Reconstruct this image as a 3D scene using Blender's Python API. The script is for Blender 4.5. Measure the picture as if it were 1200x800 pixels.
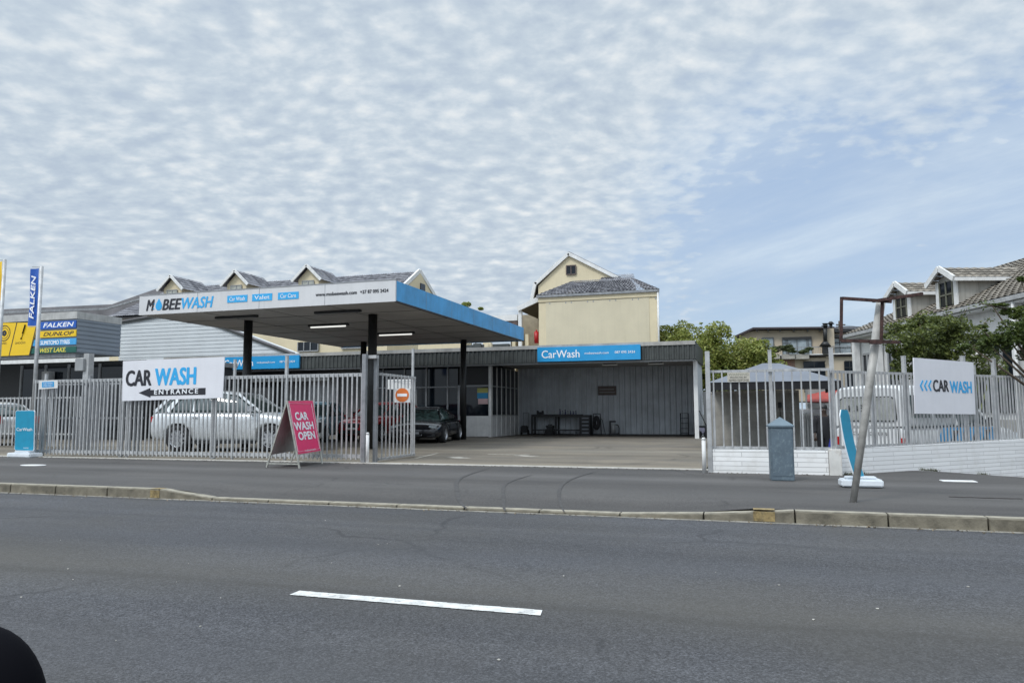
import bpy, bmesh, math, random
from mathutils import Vector, Matrix
random.seed(7)
for o in list(bpy.data.objects): bpy.data.objects.remove(o)
S = bpy.context.scene
COL = S.collection
R = math.radians
# ------------------------------------------------------------------ camera
F, PCX, PCY = 870.0, 600.0, 400.0          # focal length and centre in photo pixels (1200 wide)
PITCH, YAW, ROLL, H = R(5.5), R(17.8), R(0.2), 1.05
fw = Vector((-math.sin(YAW)*math.cos(PITCH), math.cos(YAW)*math.cos(PITCH), math.sin(PITCH)))
r0 = Vector((math.cos(YAW), math.sin(YAW), 0)); u0 = r0.cross(fw)
rt = r0*math.cos(ROLL) - u0*math.sin(ROLL); up = u0*math.cos(ROLL) + r0*math.sin(ROLL)
cd = bpy.data.cameras.new('camera'); cam = bpy.data.objects.new('camera', cd); COL.objects.link(cam)
m = Matrix((rt, up, -fw)).transposed().to_4x4(); m.translation = (0, 0, H); cam.matrix_world = m
cd.sensor_width = 36; cd.lens = 36*F/1200; cd.clip_end = 3000; cd.clip_start = .05
S.camera = cam
# ------------------------------------------------------------------ sky, sun, exposure
SUN_EL, SUN_AZ = R(52), R(208)             # azimuth from +Y clockwise
W = bpy.data.worlds.new('World'); S.world = W; W.use_nodes = True
nt = W.node_tree; nt.nodes.clear()
def N(t, typ, **k):
    n = t.nodes.new(typ)
    for a, b in k.items():
        if a.startswith('i_'):
            key = a[2:]; key = int(key) if key.isdigit() else key.replace('_', ' ')
            n.inputs[key].default_value = b
        else: setattr(n, a, b)
    return n
def L(t, a, b): t.links.new(a, b)
def math_(t, op, a, b=None, clamp=False):
    n = N(t, 'ShaderNodeMath', operation=op); n.use_clamp = clamp
    for i, v in enumerate((a, b)):
        if v is None: continue
        if isinstance(v, (int, float)): n.inputs[i].default_value = v
        else: L(t, v, n.inputs[i])
    return n.outputs[0]
def ramp(t, fac, stops, interp='LINEAR'):
    n = N(t, 'ShaderNodeValToRGB'); n.color_ramp.interpolation = interp
    e = n.color_ramp.elements
    while len(e) < len(stops): e.new(.5)
    for i, (p, c) in enumerate(stops):
        e[i].position = p; e[i].color = (c[0], c[1], c[2], 1) if hasattr(c, '__len__') else (c, c, c, 1)
    L(t, fac, n.inputs[0]); return n.outputs[0]
def mixc(t, fac, a, b, blend='MIX'):
    n = N(t, 'ShaderNodeMix', data_type='RGBA', blend_type=blend)
    for s, v in ((0, fac), (6, a), (7, b)):
        if isinstance(v, (int, float)): n.inputs[s].default_value = v
        elif isinstance(v, (tuple, list)): n.inputs[s].default_value = (*v, 1) if len(v) == 3 else v
        else: L(t, v, n.inputs[s])
    return n.outputs[2]
def build_sky():
    t = nt
    out = N(t, 'ShaderNodeOutputWorld'); bg = N(t, 'ShaderNodeBackground')
    sky = N(t, 'ShaderNodeTexSky', sky_type='NISHITA'); sky.sun_disc = False
    sky.sun_elevation = SUN_EL; sky.sun_rotation = SUN_AZ; sky.air_density = 1.1; sky.dust_density = 2.0
    skyc = mixc(t, 1.0, sky.outputs[0], (.105, .105, .105), 'MULTIPLY')
    tc = N(t, 'ShaderNodeTexCoord'); sp = N(t, 'ShaderNodeSeparateXYZ'); L(t, tc.outputs['Generated'], sp.inputs[0])
    x, y, z = sp.outputs
    zz = math_(t, 'ADD', math_(t, 'MAXIMUM', z, 0.0), .22)
    px, py = math_(t, 'DIVIDE', x, zz), math_(t, 'DIVIDE', y, zz)
    def cl(rot, sx, sy):
        c = N(t, 'ShaderNodeCombineXYZ'); L(t, px, c.inputs[0]); L(t, py, c.inputs[1])
        mp = N(t, 'ShaderNodeMapping', vector_type='TEXTURE'); L(t, c.outputs[0], mp.inputs[0])
        mp.inputs['Rotation'].default_value = (0, 0, rot); mp.inputs['Scale'].default_value = (sx, sy, 1)
        return mp.outputs[0]
    warp = N(t, 'ShaderNodeTexNoise', i_Scale=1.3, i_Detail=2.0); L(t, cl(0, 1, 1), warp.inputs['Vector'])
    v = N(t, 'ShaderNodeVectorMath', operation='MULTIPLY_ADD'); L(t, warp.outputs['Color'], v.inputs[0])
    v.inputs[1].default_value = (.16, .16, .16); L(t, cl(R(18), 1.1, .95), v.inputs[2])
    puffs = N(t, 'ShaderNodeTexNoise', i_Scale=21.0, i_Detail=4.0, i_Roughness=.5); L(t, v.outputs[0], puffs.inputs['Vector'])
    fine = N(t, 'ShaderNodeTexNoise', i_Scale=32.0, i_Detail=5.0, i_Roughness=.65); L(t, v.outputs[0], fine.inputs['Vector'])
    big = N(t, 'ShaderNodeTexNoise', i_Scale=.9, i_Detail=3.0); L(t, cl(R(10), 1, 1), big.inputs['Vector'])
    streak = N(t, 'ShaderNodeTexNoise', i_Scale=1.6, i_Detail=7.0, i_Roughness=.62); L(t, cl(R(-35), 2.6, .8), streak.inputs['Vector'])
    cell = N(t, 'ShaderNodeTexVoronoi', feature='SMOOTH_F1', i_Scale=18.0, i_Smoothness=.8); L(t, v.outputs[0], cell.inputs['Vector'])
    cv = math_(t, 'SUBTRACT', .88, math_(t, 'MULTIPLY', cell.outputs['Distance'], 1.05))
    p = math_(t, 'ADD', math_(t, 'MULTIPLY', puffs.outputs[0], .52), math_(t, 'MULTIPLY', fine.outputs[0], .22))
    p = math_(t, 'ADD', p, math_(t, 'MULTIPLY', cv, .26))
    # the clear patch of sky low in the north-north-east
    def patch(d, wid, sh=1.0):
        dd = N(t, 'ShaderNodeVectorMath', operation='DISTANCE'); L(t, tc.outputs['Generated'], dd.inputs[0])
        mpn = Vector(d).normalized(); dd.inputs[1].default_value = mpn
        return math_(t, 'MULTIPLY', math_(t, 'SUBTRACT', 1.0, math_(t, 'DIVIDE', dd.outputs['Value'], wid), True), sh)
    hole = math_(t, 'MAXIMUM', patch((.08, .95, .17), .31, .85), patch((.30, .95, .18), .28, .85))
    hole = math_(t, 'MAXIMUM', hole, patch((-.12, .95, .14), .16, .55))
    hole = math_(t, 'MULTIPLY', hole, math_(t, 'ADD', .55, math_(t, 'MULTIPLY', big.outputs[0], .9)))
    dens = math_(t, 'SUBTRACT', math_(t, 'ADD', p, .31), math_(t, 'MULTIPLY', hole, 1.05))
    cover = ramp(t, dens, [(.26, 0.0), (.46, .78), (.66, 1.0)])
    cover = math_(t, 'MAXIMUM', cover, math_(t, 'MULTIPLY', ramp(t, streak.outputs[0], [(.36, .12), (.68, .92)]), math_(t, 'MULTIPLY', hole, 2.2, True)))
    ccol = ramp(t, math_(t, 'ADD', p, math_(t, 'MULTIPLY', math_(t, 'SUBTRACT', big.outputs[0], .5), .26)),
                [(.33, (.47, .555, .66)), (.45, (.545, .63, .715)), (.54, (.64, .71, .775)), (.67, (.78, .82, .845))])
    stc = ramp(t, streak.outputs[0], [(.35, (.44, .55, .70)), (.6, (.62, .73, .84))])
    ccol = mixc(t, math_(t, 'MULTIPLY', hole, 1.6, True), ccol, stc)
    low = ramp(t, z, [(.0, (.52, .68, .84)), (.22, (.42, .565, .79)), (.5, (.36, .49, .71))])
    blue = mixc(t, .85, skyc, low)
    c = mixc(t, cover, blue, ccol)
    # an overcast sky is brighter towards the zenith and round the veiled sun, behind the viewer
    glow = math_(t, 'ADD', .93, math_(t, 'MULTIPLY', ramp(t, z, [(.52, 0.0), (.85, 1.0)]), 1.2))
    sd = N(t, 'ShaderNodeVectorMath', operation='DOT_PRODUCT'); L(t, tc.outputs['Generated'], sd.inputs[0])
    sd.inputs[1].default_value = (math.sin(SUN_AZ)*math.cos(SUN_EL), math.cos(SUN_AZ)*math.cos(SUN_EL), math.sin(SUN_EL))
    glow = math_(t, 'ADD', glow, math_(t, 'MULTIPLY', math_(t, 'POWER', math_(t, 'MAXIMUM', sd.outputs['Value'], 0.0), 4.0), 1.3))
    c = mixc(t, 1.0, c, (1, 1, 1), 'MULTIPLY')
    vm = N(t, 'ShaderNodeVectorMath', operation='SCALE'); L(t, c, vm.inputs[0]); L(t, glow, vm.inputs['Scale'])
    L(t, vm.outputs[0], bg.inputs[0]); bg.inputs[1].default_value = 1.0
    L(t, bg.outputs[0], out.inputs[0])
build_sky()
sl = bpy.data.lights.new('sun', 'SUN'); sl.energy = 1.5; sl.angle = R(13); sl.color = (1, .97, .92)
so = bpy.data.objects.new('sun', sl); COL.objects.link(so)
sdv = Vector((math.sin(SUN_AZ)*math.cos(SUN_EL), math.cos(SUN_AZ)*math.cos(SUN_EL), math.sin(SUN_EL)))
so.rotation_euler = sdv.to_track_quat('Z', 'Y').to_euler(); so.location = (0, -5, 30)
S.view_settings.view_transform = 'Standard'; S.view_settings.look = 'None'; S.view_settings.gamma = 1
S.view_settings.exposure = 0.16
S.render.resolution_x, S.render.resolution_y = 1024, 682
# ------------------------------------------------------------------ geometry helpers
def ray(px, py): return fw + rt*((px-PCX)/F) - up*((py-PCY)/F)
def G(px, py, z=0.0):
    d = ray(px, py); t = (z-H)/d.z; return Vector((d.x*t, d.y*t, z))
def AT(px, py, y):
    d = ray(px, py); t = y/d.y; return Vector((d.x*t, y, H+d.z*t))
def rotz(a): return Matrix.Rotation(a, 4, 'Z')
def new(): return bmesh.new()
def box(bm, x0, x1, y0, y1, z0, z1, M=None):
    vs = [bm.verts.new((x, y, z)) for x in (x0, x1) for y in (y0, y1) for z in (z0, z1)]
    for f in ((0,1,3,2),(4,6,7,5),(0,4,5,1),(2,3,7,6),(0,2,6,4),(1,5,7,3)): bm.faces.new([vs[i] for i in f])
    if M is not None:
        for v in vs: v.co = M @ v.co
    return vs
def bar(bm, p0, p1, w, h=None, upv=(0,0,1)):
    p0, p1 = Vector(p0), Vector(p1); h = w if h is None else h
    d = (p1-p0).normalized(); u = Vector(upv)
    if abs(d.dot(u)) > .98: u = Vector((0,1,0))
    s = d.cross(u).normalized(); n = s.cross(d)
    vs = []
    for p in (p0, p1):
        for a, b in ((-1,-1),(1,-1),(1,1),(-1,1)): vs.append(bm.verts.new(p+s*a*w/2+n*b*h/2))
    for f in ((3,2,1,0),(4,5,6,7),(0,1,5,4),(1,2,6,5),(2,3,7,6),(3,0,4,7)): bm.faces.new([vs[i] for i in f])
def cyl(bm, p0, p1, ra, rb=None, n=16, caps=True):
    p0, p1 = Vector(p0), Vector(p1); rb = ra if rb is None else rb
    d = (p1-p0).normalized(); u = Vector((0,0,1)) if abs(d.z) < .95 else Vector((1,0,0))
    s = d.cross(u).normalized(); w = s.cross(d)
    A = [bm.verts.new(p0+(s*math.cos(2*math.pi*i/n)+w*math.sin(2*math.pi*i/n))*ra) for i in range(n)]
    B = [bm.verts.new(p1+(s*math.cos(2*math.pi*i/n)+w*math.sin(2*math.pi*i/n))*rb) for i in range(n)]
    for i in range(n):
        f = bm.faces.new((A[i], A[(i+1)%n], B[(i+1)%n], B[i])); f.smooth = True
    if caps: bm.faces.new(A[::-1]); bm.faces.new(B)
def tube(bm, pts, r, n=8):
    for a, b in zip(pts[:-1], pts[1:]): cyl(bm, a, b, r, n=n)
def prism(bm, pts, off):
    """pts: planar outline as 3D points, off: extrusion vector"""
    off = Vector(off); A = [bm.verts.new(Vector(p)) for p in pts]; B = [bm.verts.new(Vector(p)+off) for p in pts]
    bm.faces.new(A); bm.faces.new(B[::-1]); n = len(A)
    for i in range(n): bm.faces.new((A[i], B[i], B[(i+1)%n], A[(i+1)%n]))
def quad(bm, *pts): bm.faces.new([bm.verts.new(Vector(p)) for p in pts])
def lathe(bm, prof, M, n=24):
    rings = []
    for r, h in prof: rings.append([bm.verts.new(M @ Vector((r*math.cos(2*math.pi*i/n), r*math.sin(2*math.pi*i/n), h))) for i in range(n)])
    for a, b in zip(rings[:-1], rings[1:]):
        for i in range(n):
            f = bm.faces.new((a[i], a[(i+1)%n], b[(i+1)%n], b[i])); f.smooth = True
def obj(name, bm, mt, parent=None, bevel=0, smooth=False, label=None):
    if bevel:
        bmesh.ops.bevel(bm, geom=list(bm.edges), offset=bevel, segments=2, affect='EDGES', clamp_overlap=True)
    bmesh.ops.recalc_face_normals(bm, faces=bm.faces)
    me = bpy.data.meshes.new(name); bm.to_mesh(me); bm.free()
    return link(name, me, mt, parent, smooth, label)
def link(name, me, mt, parent=None, smooth=False, label=None):
    if len(me.vertices):
        xs = [v.co for v in me.vertices]
        c = Vector(((min(v.x for v in xs)+max(v.x for v in xs))/2, (min(v.y for v in xs)+max(v.y for v in xs))/2, min(v.z for v in xs)))
    else: c = Vector()
    me.transform(Matrix.Translation(-c))
    o = bpy.data.objects.new(name, me); COL.objects.link(o)
    if smooth:
        for p in me.polygons: p.use_smooth = True
    if isinstance(mt, (list, tuple)):
        for q in mt: me.materials.append(q)
    elif mt: me.materials.append(mt)
    if parent is not None:
        o.parent = parent; o.location = c - wloc(parent)
    else: o.location = c
    if label: o['label'] = label
    return o
def wloc(p):
    v = p.location.copy()
    while p.parent: p = p.parent; v += p.location
    return v
def thing(name, label, cat, loc=(0,0,0), group=None, rz=0):
    o = bpy.data.objects.new(name, None); COL.objects.link(o); o.empty_display_size = .2
    o.location = loc; o.rotation_euler.z = rz; o['label'] = label; o['category'] = cat
    if group: o['group'] = group
    return o
def tag(o, label, cat, group=None):
    o['label'] = label; o['category'] = cat
    if group: o['group'] = group
    return o
def struct(name, bm, mt, **k):
    o = obj(name, bm, mt, **k); o['kind'] = 'structure'; return o
def kids(o): return [c for c in bpy.data.objects if c.parent == o]
def copy_tree(o, parent=None):
    c = o.copy(); COL.objects.link(c); c.parent = parent
    for ch in kids(o): copy_tree(ch, c)
    return c
# ------------------------------------------------------------------ materials
def mat(name, col, rough=.6, metal=0, var=.12, vs=3.0, bump=0, bs=60, coat=0, coords='Object', streak=0, spec=None, emit=None, estr=0, stain=None, stain_s=1.0):
    m = bpy.data.materials.new(name); m.use_nodes = True; t = m.node_tree; b = t.nodes['Principled BSDF']
    b.inputs['Roughness'].default_value = rough; b.inputs['Metallic'].default_value = metal
    if coat: b.inputs['Coat Weight'].default_value = coat; b.inputs['Coat Roughness'].default_value = .05
    if spec is not None: b.inputs['Specular IOR Level'].default_value = spec
    tc = N(t, 'ShaderNodeTexCoord'); geo = N(t, 'ShaderNodeNewGeometry')
    vec = geo.outputs['Position'] if coords == 'World' else tc.outputs['Object']
    c = None
    if var or stain:
        n1 = N(t, 'ShaderNodeTexNoise', i_Scale=vs, i_Detail=6.0, i_Roughness=.62); L(t, vec, n1.inputs['Vector'])
        lo = tuple(max(0, x*(1-var*1.6)) for x in col); hi = tuple(min(1, x*(1+var)) for x in col)
        c = ramp(t, n1.outputs[0], [(.32, lo), (.66, hi)])
        if stain:
            n2 = N(t, 'ShaderNodeTexNoise', i_Scale=stain_s, i_Detail=7.0, i_Roughness=.7); L(t, vec, n2.inputs['Vector'])
            c = mixc(t, ramp(t, n2.outputs[0], [(.52, 0.0), (.72, .8)]), c, stain)
        if streak:
            mp = N(t, 'ShaderNodeMapping'); mp.inputs['Scale'].default_value = (9, 9, .5); L(t, vec, mp.inputs[0])
            n3 = N(t, 'ShaderNodeTexNoise', i_Scale=1.0, i_Detail=5.0); L(t, mp.outputs[0], n3.inputs['Vector'])
            c = mixc(t, math_(t, 'MULTIPLY', ramp(t, n3.outputs[0], [(.5, 0.0), (.75, 1.0)]), streak), c, tuple(x*.45 for x in col))
        L(t, c, b.inputs['Base Color'])
        rr = math_(t, 'ADD', rough-.06, math_(t, 'MULTIPLY', n1.outputs[0], .12)); L(t, rr, b.inputs['Roughness'])
    else: b.inputs['Base Color'].default_value = (*col, 1)
    if bump:
        nb = N(t, 'ShaderNodeTexNoise', i_Scale=bs, i_Detail=3.0); L(t, vec, nb.inputs['Vector'])
        bp = N(t, 'ShaderNodeBump', i_Strength=bump, i_Distance=.01); L(t, nb.outputs[0], bp.inputs['Height']); L(t, bp.outputs[0], b.inputs['Normal'])
    if emit: b.inputs['Emission Color'].default_value = (*emit, 1); b.inputs['Emission Strength'].default_value = estr
    return m
def asphalt(name, base, warm, fine=55., crackw=.012, patch_s=.35, band=None, contrast=1.0):
    m = bpy.data.materials.new(name); m.use_nodes = True; t = m.node_tree; b = t.nodes['Principled BSDF']
    geo = N(t, 'ShaderNodeNewGeometry'); P = geo.outputs['Position']
    def noise(s, d=4., r=.6, vec=None):
        n = N(t, 'ShaderNodeTexNoise', i_Scale=s, i_Detail=d, i_Roughness=r); L(t, vec or P, n.inputs['Vector']); return n.outputs[0]
    mp = N(t, 'ShaderNodeMapping'); mp.inputs['Scale'].default_value = (.12, 1.0, 1.0); L(t, P, mp.inputs[0])
    c = ramp(t, noise(fine, 5., .75), [(.30, tuple(x*(1-.50*contrast) for x in base)), (.5, base), (.68, tuple(x*(1+.75*contrast) for x in base))])
    c = mixc(t, ramp(t, noise(patch_s, 6.), [(.42, 0.0), (.66, .55)]), c, warm)
    tr = ramp(t, noise(1.3, 4., .55, mp.outputs[0]), [(.35, .80), (.65, 1.10)])
    c = mixc(t, 1.0, c, tr, 'MULTIPLY')
    sp2 = ramp(t, noise(26., 6., .8), [(.33, .74), (.5, 1.0), (.66, 1.22)])
    c = mixc(t, contrast*.6, c, mixc(t, 1.0, c, sp2, 'MULTIPLY'))
    # light chips of aggregate
    vo = N(t, 'ShaderNodeTexVoronoi', i_Scale=17.0); L(t, P, vo.inputs['Vector'])
    ch = ramp(t, vo.outputs['Distance'], [(.035, 1.0), (.075, 0.0)])
    ch = math_(t, 'MULTIPLY', ch, ramp(t, noise(3., 2.), [(.52, 0.0), (.62, .75)]))
    c = mixc(t, ch, c, (.36, .36, .35))
    # cracks
    wn = N(t, 'ShaderNodeTexNoise', i_Scale=1.1, i_Detail=5.0); L(t, P, wn.inputs['Vector'])
    wv = N(t, 'ShaderNodeVectorMath', operation='MULTIPLY_ADD'); L(t, wn.outputs['Color'], wv.inputs[0]); wv.inputs[1].default_value = (.9,.9,.9); L(t, P, wv.inputs[2])
    vc = N(t, 'ShaderNodeTexVoronoi', feature='DISTANCE_TO_EDGE', i_Scale=.23); L(t, wv.outputs[0], vc.inputs['Vector'])
    ck = ramp(t, vc.outputs['Distance'], [(crackw*.3, 1.0), (crackw, 0.0)])
    ck = math_(t, 'MULTIPLY', ck, ramp(t, noise(.5, 3.), [(.45, 0.0), (.6, .7)]))
    c = mixc(t, ck, c, tuple(x*.4 for x in base))
    if band:   # tyre-polished lanes and the oily strip in between run along the road
        sp = N(t, 'ShaderNodeSeparateXYZ'); L(t, P, sp.inputs[0])
        yy = math_(t, 'ADD', sp.outputs[1], math_(t, 'MULTIPLY', noise(.4, 4.), .5))
        for y0, wd, cc, st in band:
            d = math_(t, 'ABSOLUTE', math_(t, 'SUBTRACT', yy, y0))
            f = math_(t, 'MULTIPLY', math_(t, 'SUBTRACT', 1.0, math_(t, 'DIVIDE', d, wd), True), st)
            c = mixc(t, f, c, cc)
    L(t, c, b.inputs['Base Color']); b.inputs['Roughness'].default_value = .82; b.inputs['Specular IOR Level'].default_value = .35
    bp = N(t, 'ShaderNodeBump', i_Strength=.8, i_Distance=.008); L(t, noise(120., 3.), bp.inputs['Height']); L(t, bp.outputs[0], b.inputs['Normal'])
    return m
def brickpaint(name, col, mortar, sx, sz, w=.4, h=.09, rough=.7, bump=.6, dirt=(.35,.33,.3), rot=0, msize=.012, c2=None):
    m = bpy.data.materials.new(name); m.use_nodes = True; t = m.node_tree; b = t.nodes['Principled BSDF']
    tc = N(t, 'ShaderNodeTexCoord'); mp = N(t, 'ShaderNodeMapping'); mp.inputs['Rotation'].default_value = (R(-90), 0, 0)
    mr = N(t, 'ShaderNodeMapping'); mr.inputs['Rotation'].default_value = (0, 0, -rot); L(t, tc.outputs['Object'], mr.inputs[0]); L(t, mr.outputs[0], mp.inputs[0])
    br = N(t, 'ShaderNodeTexBrick'); L(t, mp.outputs[0], br.inputs['Vector'])
    br.inputs['Scale'].default_value = 1; br.inputs['Brick Width'].default_value = w; br.inputs['Row Height'].default_value = h
    br.inputs['Mortar Size'].default_value = msize; br.inputs['Mortar Smooth'].default_value = .3
    br.inputs['Color1'].default_value = (*col, 1); br.inputs['Color2'].default_value = (*(c2 or tuple(x*.9 for x in col)), 1); br.inputs['Mortar'].default_value = (*mortar, 1)
    n = N(t, 'ShaderNodeTexNoise', i_Scale=3.0, i_Detail=7.0, i_Roughness=.7); L(t, tc.outputs['Object'], n.inputs['Vector'])
    c = mixc(t, ramp(t, n.outputs[0], [(.50, 0.0), (.75, .5)]), br.outputs[0], dirt)
    L(t, c, b.inputs['Base Color']); b.inputs['Roughness'].default_value = rough
    bp = N(t, 'ShaderNodeBump', i_Strength=bump, i_Distance=.01, invert=True); L(t, br.outputs['Fac'], bp.inputs['Height']); L(t, bp.outputs[0], b.inputs['Normal'])
    return m
def leafmat(name, lo, mid, hi):
    m = bpy.data.materials.new(name); m.use_nodes = True; t = m.node_tree; b = t.nodes['Principled BSDF']
    geo = N(t, 'ShaderNodeNewGeometry'); n = N(t, 'ShaderNodeTexNoise', i_Scale=1.4, i_Detail=4.0); L(t, geo.outputs['Position'], n.inputs['Vector'])
    f = math_(t, 'ADD', math_(t, 'MULTIPLY', geo.outputs['Random Per Island'], .55), math_(t, 'MULTIPLY', n.outputs[0], .5))
    L(t, ramp(t, f, [(.2, lo), (.5, mid), (.85, hi)]), b.inputs['Base Color']); b.inputs['Roughness'].default_value = .55
    b.inputs['Subsurface Weight'].default_value = 0
    tr = N(t, 'ShaderNodeBsdfTranslucent'); L(t, ramp(t, f, [(.2, mid), (.85, hi)]), tr.inputs[0])
    mx = N(t, 'ShaderNodeMixShader', i_0=.25); L(t, b.outputs[0], mx.inputs[1]); L(t, tr.outputs[0], mx.inputs[2])
    L(t, mx.outputs[0], t.nodes['Material Output'].inputs[0]); return m
def tilemat(name, a, b_, scale=1.0):
    m = bpy.data.materials.new(name); m.use_nodes = True; t = m.node_tree; b = t.nodes['Principled BSDF']
    geo = N(t, 'ShaderNodeNewGeometry'); n = N(t, 'ShaderNodeTexNoise', i_Scale=2.2*scale, i_Detail=5.0, i_Roughness=.75); L(t, geo.outputs['Position'], n.inputs['Vector'])
    f = math_(t, 'ADD', math_(t, 'MULTIPLY', geo.outputs['Random Per Island'], .6), math_(t, 'MULTIPLY', n.outputs[0], .5))
    L(t, ramp(t, f, [(.2, a), (.8, b_)]), b.inputs['Base Color']); b.inputs['Roughness'].default_value = .7
    return m
M = {}
M['road'] = asphalt('road asphalt', (.066,.067,.073), (.077,.073,.067), fine=80., contrast=1.7, crackw=.006,
    band=[(5.0, .9, (.098,.090,.074), .42), (7.4, .16, (.046,.047,.051), .45), (6.2, .45, (.062,.064,.071), .4), (4.75, .10, (.05,.047,.042), .4), (3.3, .5, (.062,.063,.068), .35)])
M['pave'] = asphalt('pavement tar', (.070,.066,.064), (.097,.090,.084), fine=70., patch_s=.55, crackw=.007, contrast=1.2,
    band=[(12.9, .03, (.05,.05,.05), .8), (11.3, .05, (.052,.05,.05), .7), (12.2, .7, (.135,.13,.127), .35), (10.2, .6, (.118,.114,.110), .3)])
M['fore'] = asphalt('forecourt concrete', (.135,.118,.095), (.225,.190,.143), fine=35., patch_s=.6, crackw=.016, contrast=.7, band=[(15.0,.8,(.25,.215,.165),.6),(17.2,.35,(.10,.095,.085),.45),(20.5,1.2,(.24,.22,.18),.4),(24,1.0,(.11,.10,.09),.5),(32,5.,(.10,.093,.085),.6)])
M['yard'] = asphalt('yard ground', (.10,.095,.085), (.15,.14,.12), contrast=.5)
M['land'] = mat('far ground', (.10,.105,.08), .9, var=.3, vs=.2, coords='World')
M['line'] = mat('worn road paint', (.62,.62,.60), .6, var=.15, vs=9, stain=(.12,.12,.12), stain_s=22, coords='World')
M['conc'] = mat('light concrete', (.46,.44,.40), .8, var=.22, vs=6, stain=(.25,.23,.19), stain_s=3, coords='World')
M['kerb'] = mat('kerb concrete', (.175,.156,.118), .85, var=.3, vs=5, bump=.5, bs=50, stain=(.13,.115,.085), stain_s=4, coords='World')
M['kerbtop'] = mat('worn kerb edge', (.29,.265,.21), .8, var=.2, vs=8, coords='World')
M['yellow'] = mat('faded yellow paint', (.27,.20,.09), .8, var=.3, vs=20, stain=(.19,.17,.12), stain_s=7)
M['galv'] = mat('galvanised steel', (.45,.455,.46), .5, .35, var=.14, vs=6, streak=.3)
M['galvd'] = mat('weathered galvanised steel', (.275,.285,.30), .55, .3, var=.18, vs=5, streak=.4)
M['rust'] = mat('rusty steel', (.06,.030,.026), .85, .1, var=.5, vs=25, bump=.4, bs=90)
M['white'] = mat('white sign board', (.72,.72,.76), .45, var=.03, vs=2, streak=.06)
M['wpaint'] = mat('white paint', (.70,.70,.69), .55, var=.08, vs=3, streak=.12)
M['plastic'] = mat('white plastic', (.72,.76,.80), .35, var=.05, vs=5)
M['blue'] = mat('sign blue', (.018,.30,.62), .35, var=.05, vs=2)
M['bluefas'] = mat('blue painted fascia', (.055,.33,.66), .45, var=.14, vs=1.2, streak=.2)
M['teal'] = mat('teal banner fabric', (.006,.26,.42), .6, var=.07, vs=6)
M['ink'] = mat('black lettering', (.018,.018,.025), .4, var=0)
M['wink'] = mat('white lettering', (.85,.87,.9), .45, var=0)
M['bink'] = mat('blue lettering', (.03,.38,.75), .4, var=0)
M['pink'] = mat('pink sign face', (.72,.022,.135), .4, var=.05, vs=4)
M['greyb'] = mat('sign board back', (.42,.46,.44), .6, var=.08, vs=4)
M['cream'] = mat('cream plaster', (.66,.575,.40), .85, var=.05, vs=.7, streak=.10, bump=.15, bs=20)
M['creamd'] = mat('cream plaster panel', (.60,.54,.40), .85, var=.05, vs=.6, streak=.10, bump=.15, bs=20)
M['beige'] = mat('beige plaster', (.46,.395,.305), .85, var=.07, vs=.5)
M['brick'] = brickpaint('red brick', (.30,.12,.075), (.3,.27,.24), 1, 1, .24, .08, c2=(.22,.10,.07))
M['wbrick'] = brickpaint('white painted brick', (.85,.85,.845), (.48,.48,.48), 1, 1, .9, .079, msize=.005, dirt=(.52,.50,.46), c2=(.74,.74,.735))
M['wbrick2'] = brickpaint('white painted brick along the side', (.86,.86,.86), (.50,.50,.50), 1, 1, 1.1, .075, rot=R(46.2), msize=.005, dirt=(.56,.54,.50), c2=(.77,.77,.77))
M['tile'] = tilemat('grey roof tile', (.075,.075,.09), (.22,.22,.24))
M['tileb'] = tilemat('brown roof tile', (.11,.095,.075), (.24,.21,.17))
M['sheet'] = mat('grey roof sheet', (.17,.165,.175), .7, var=.2, vs=.5, streak=.2)
M['shutin'] = mat('pale blue siding', (.58,.61,.625), .55, var=.05, vs=1)
M['siding'] = mat('grey blue siding', (.23,.265,.31), .55, var=.06, vs=1)
M['soff'] = mat('canopy soffit', (.40,.38,.365), .7, var=.08, vs=1, streak=.1)
M['canw'] = mat('white canopy fascia', (.62,.62,.63), .45, var=.04, vs=1, streak=.12)
M['blk'] = mat('black paint', (.012,.013,.014), .45, var=.2, vs=4)
M['dark'] = mat('dark painted sheet', (.052,.058,.056), .6, var=.2, vs=2, streak=.3)
M['ribs'] = mat('grey ribbed sheet', (.49,.52,.55), .55, var=.12, vs=1.2, streak=.25)
M['glass'] = mat('dark glass', (.008,.012,.018), .05, var=0, spec=.35)
M['glassb'] = mat('window glass with pale blinds', (.28,.33,.36), .12, var=.3, vs=1.5)
M['frame'] = mat('grey window frame', (.30,.31,.32), .5, var=.06)
M['tubeon'] = mat('fluorescent tube', (.85,.88,.85), .4, var=0, emit=(1,1,.95), estr=.75)
M['rubber'] = mat('tyre rubber', (.018,.018,.02), .8, var=.2, vs=20)
M['alloy'] = mat('alloy rim', (.55,.56,.58), .3, .8, var=.05)
M['chrome'] = mat('bright metal', (.7,.71,.73), .2, .9, var=0)
M['head'] = mat('headlamp glass', (.55,.6,.62), .12, .3, var=.3, vs=30)
M['tail'] = mat('red lamp glass', (.38,.012,.012), .2, var=.1)
M['trim'] = mat('black car trim', (.02,.021,.023), .5, var=.1)
M['carglass'] = mat('car glass', (.035,.055,.055), .05, var=0, spec=.9)
M['box'] = mat('blue grey cabinet paint', (.104,.142,.175), .6, var=.13, vs=4, stain=(.20,.26,.28), stain_s=16)
M['concg'] = mat('grey concrete wall', (.34,.325,.295), .85, var=.2, vs=1.5, streak=.3)
M['awn'] = mat('red awning', (.30,.04,.028), .7, var=.12)
M['tent'] = mat('grey shade roof', (.155,.17,.20), .65, var=.08, vs=1)
M['skin'] = mat('dark skin', (.05,.03,.022), .6, var=.05)
M['cloth'] = mat('black clothing', (.013,.013,.016), .9, var=.2, vs=10)
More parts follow.
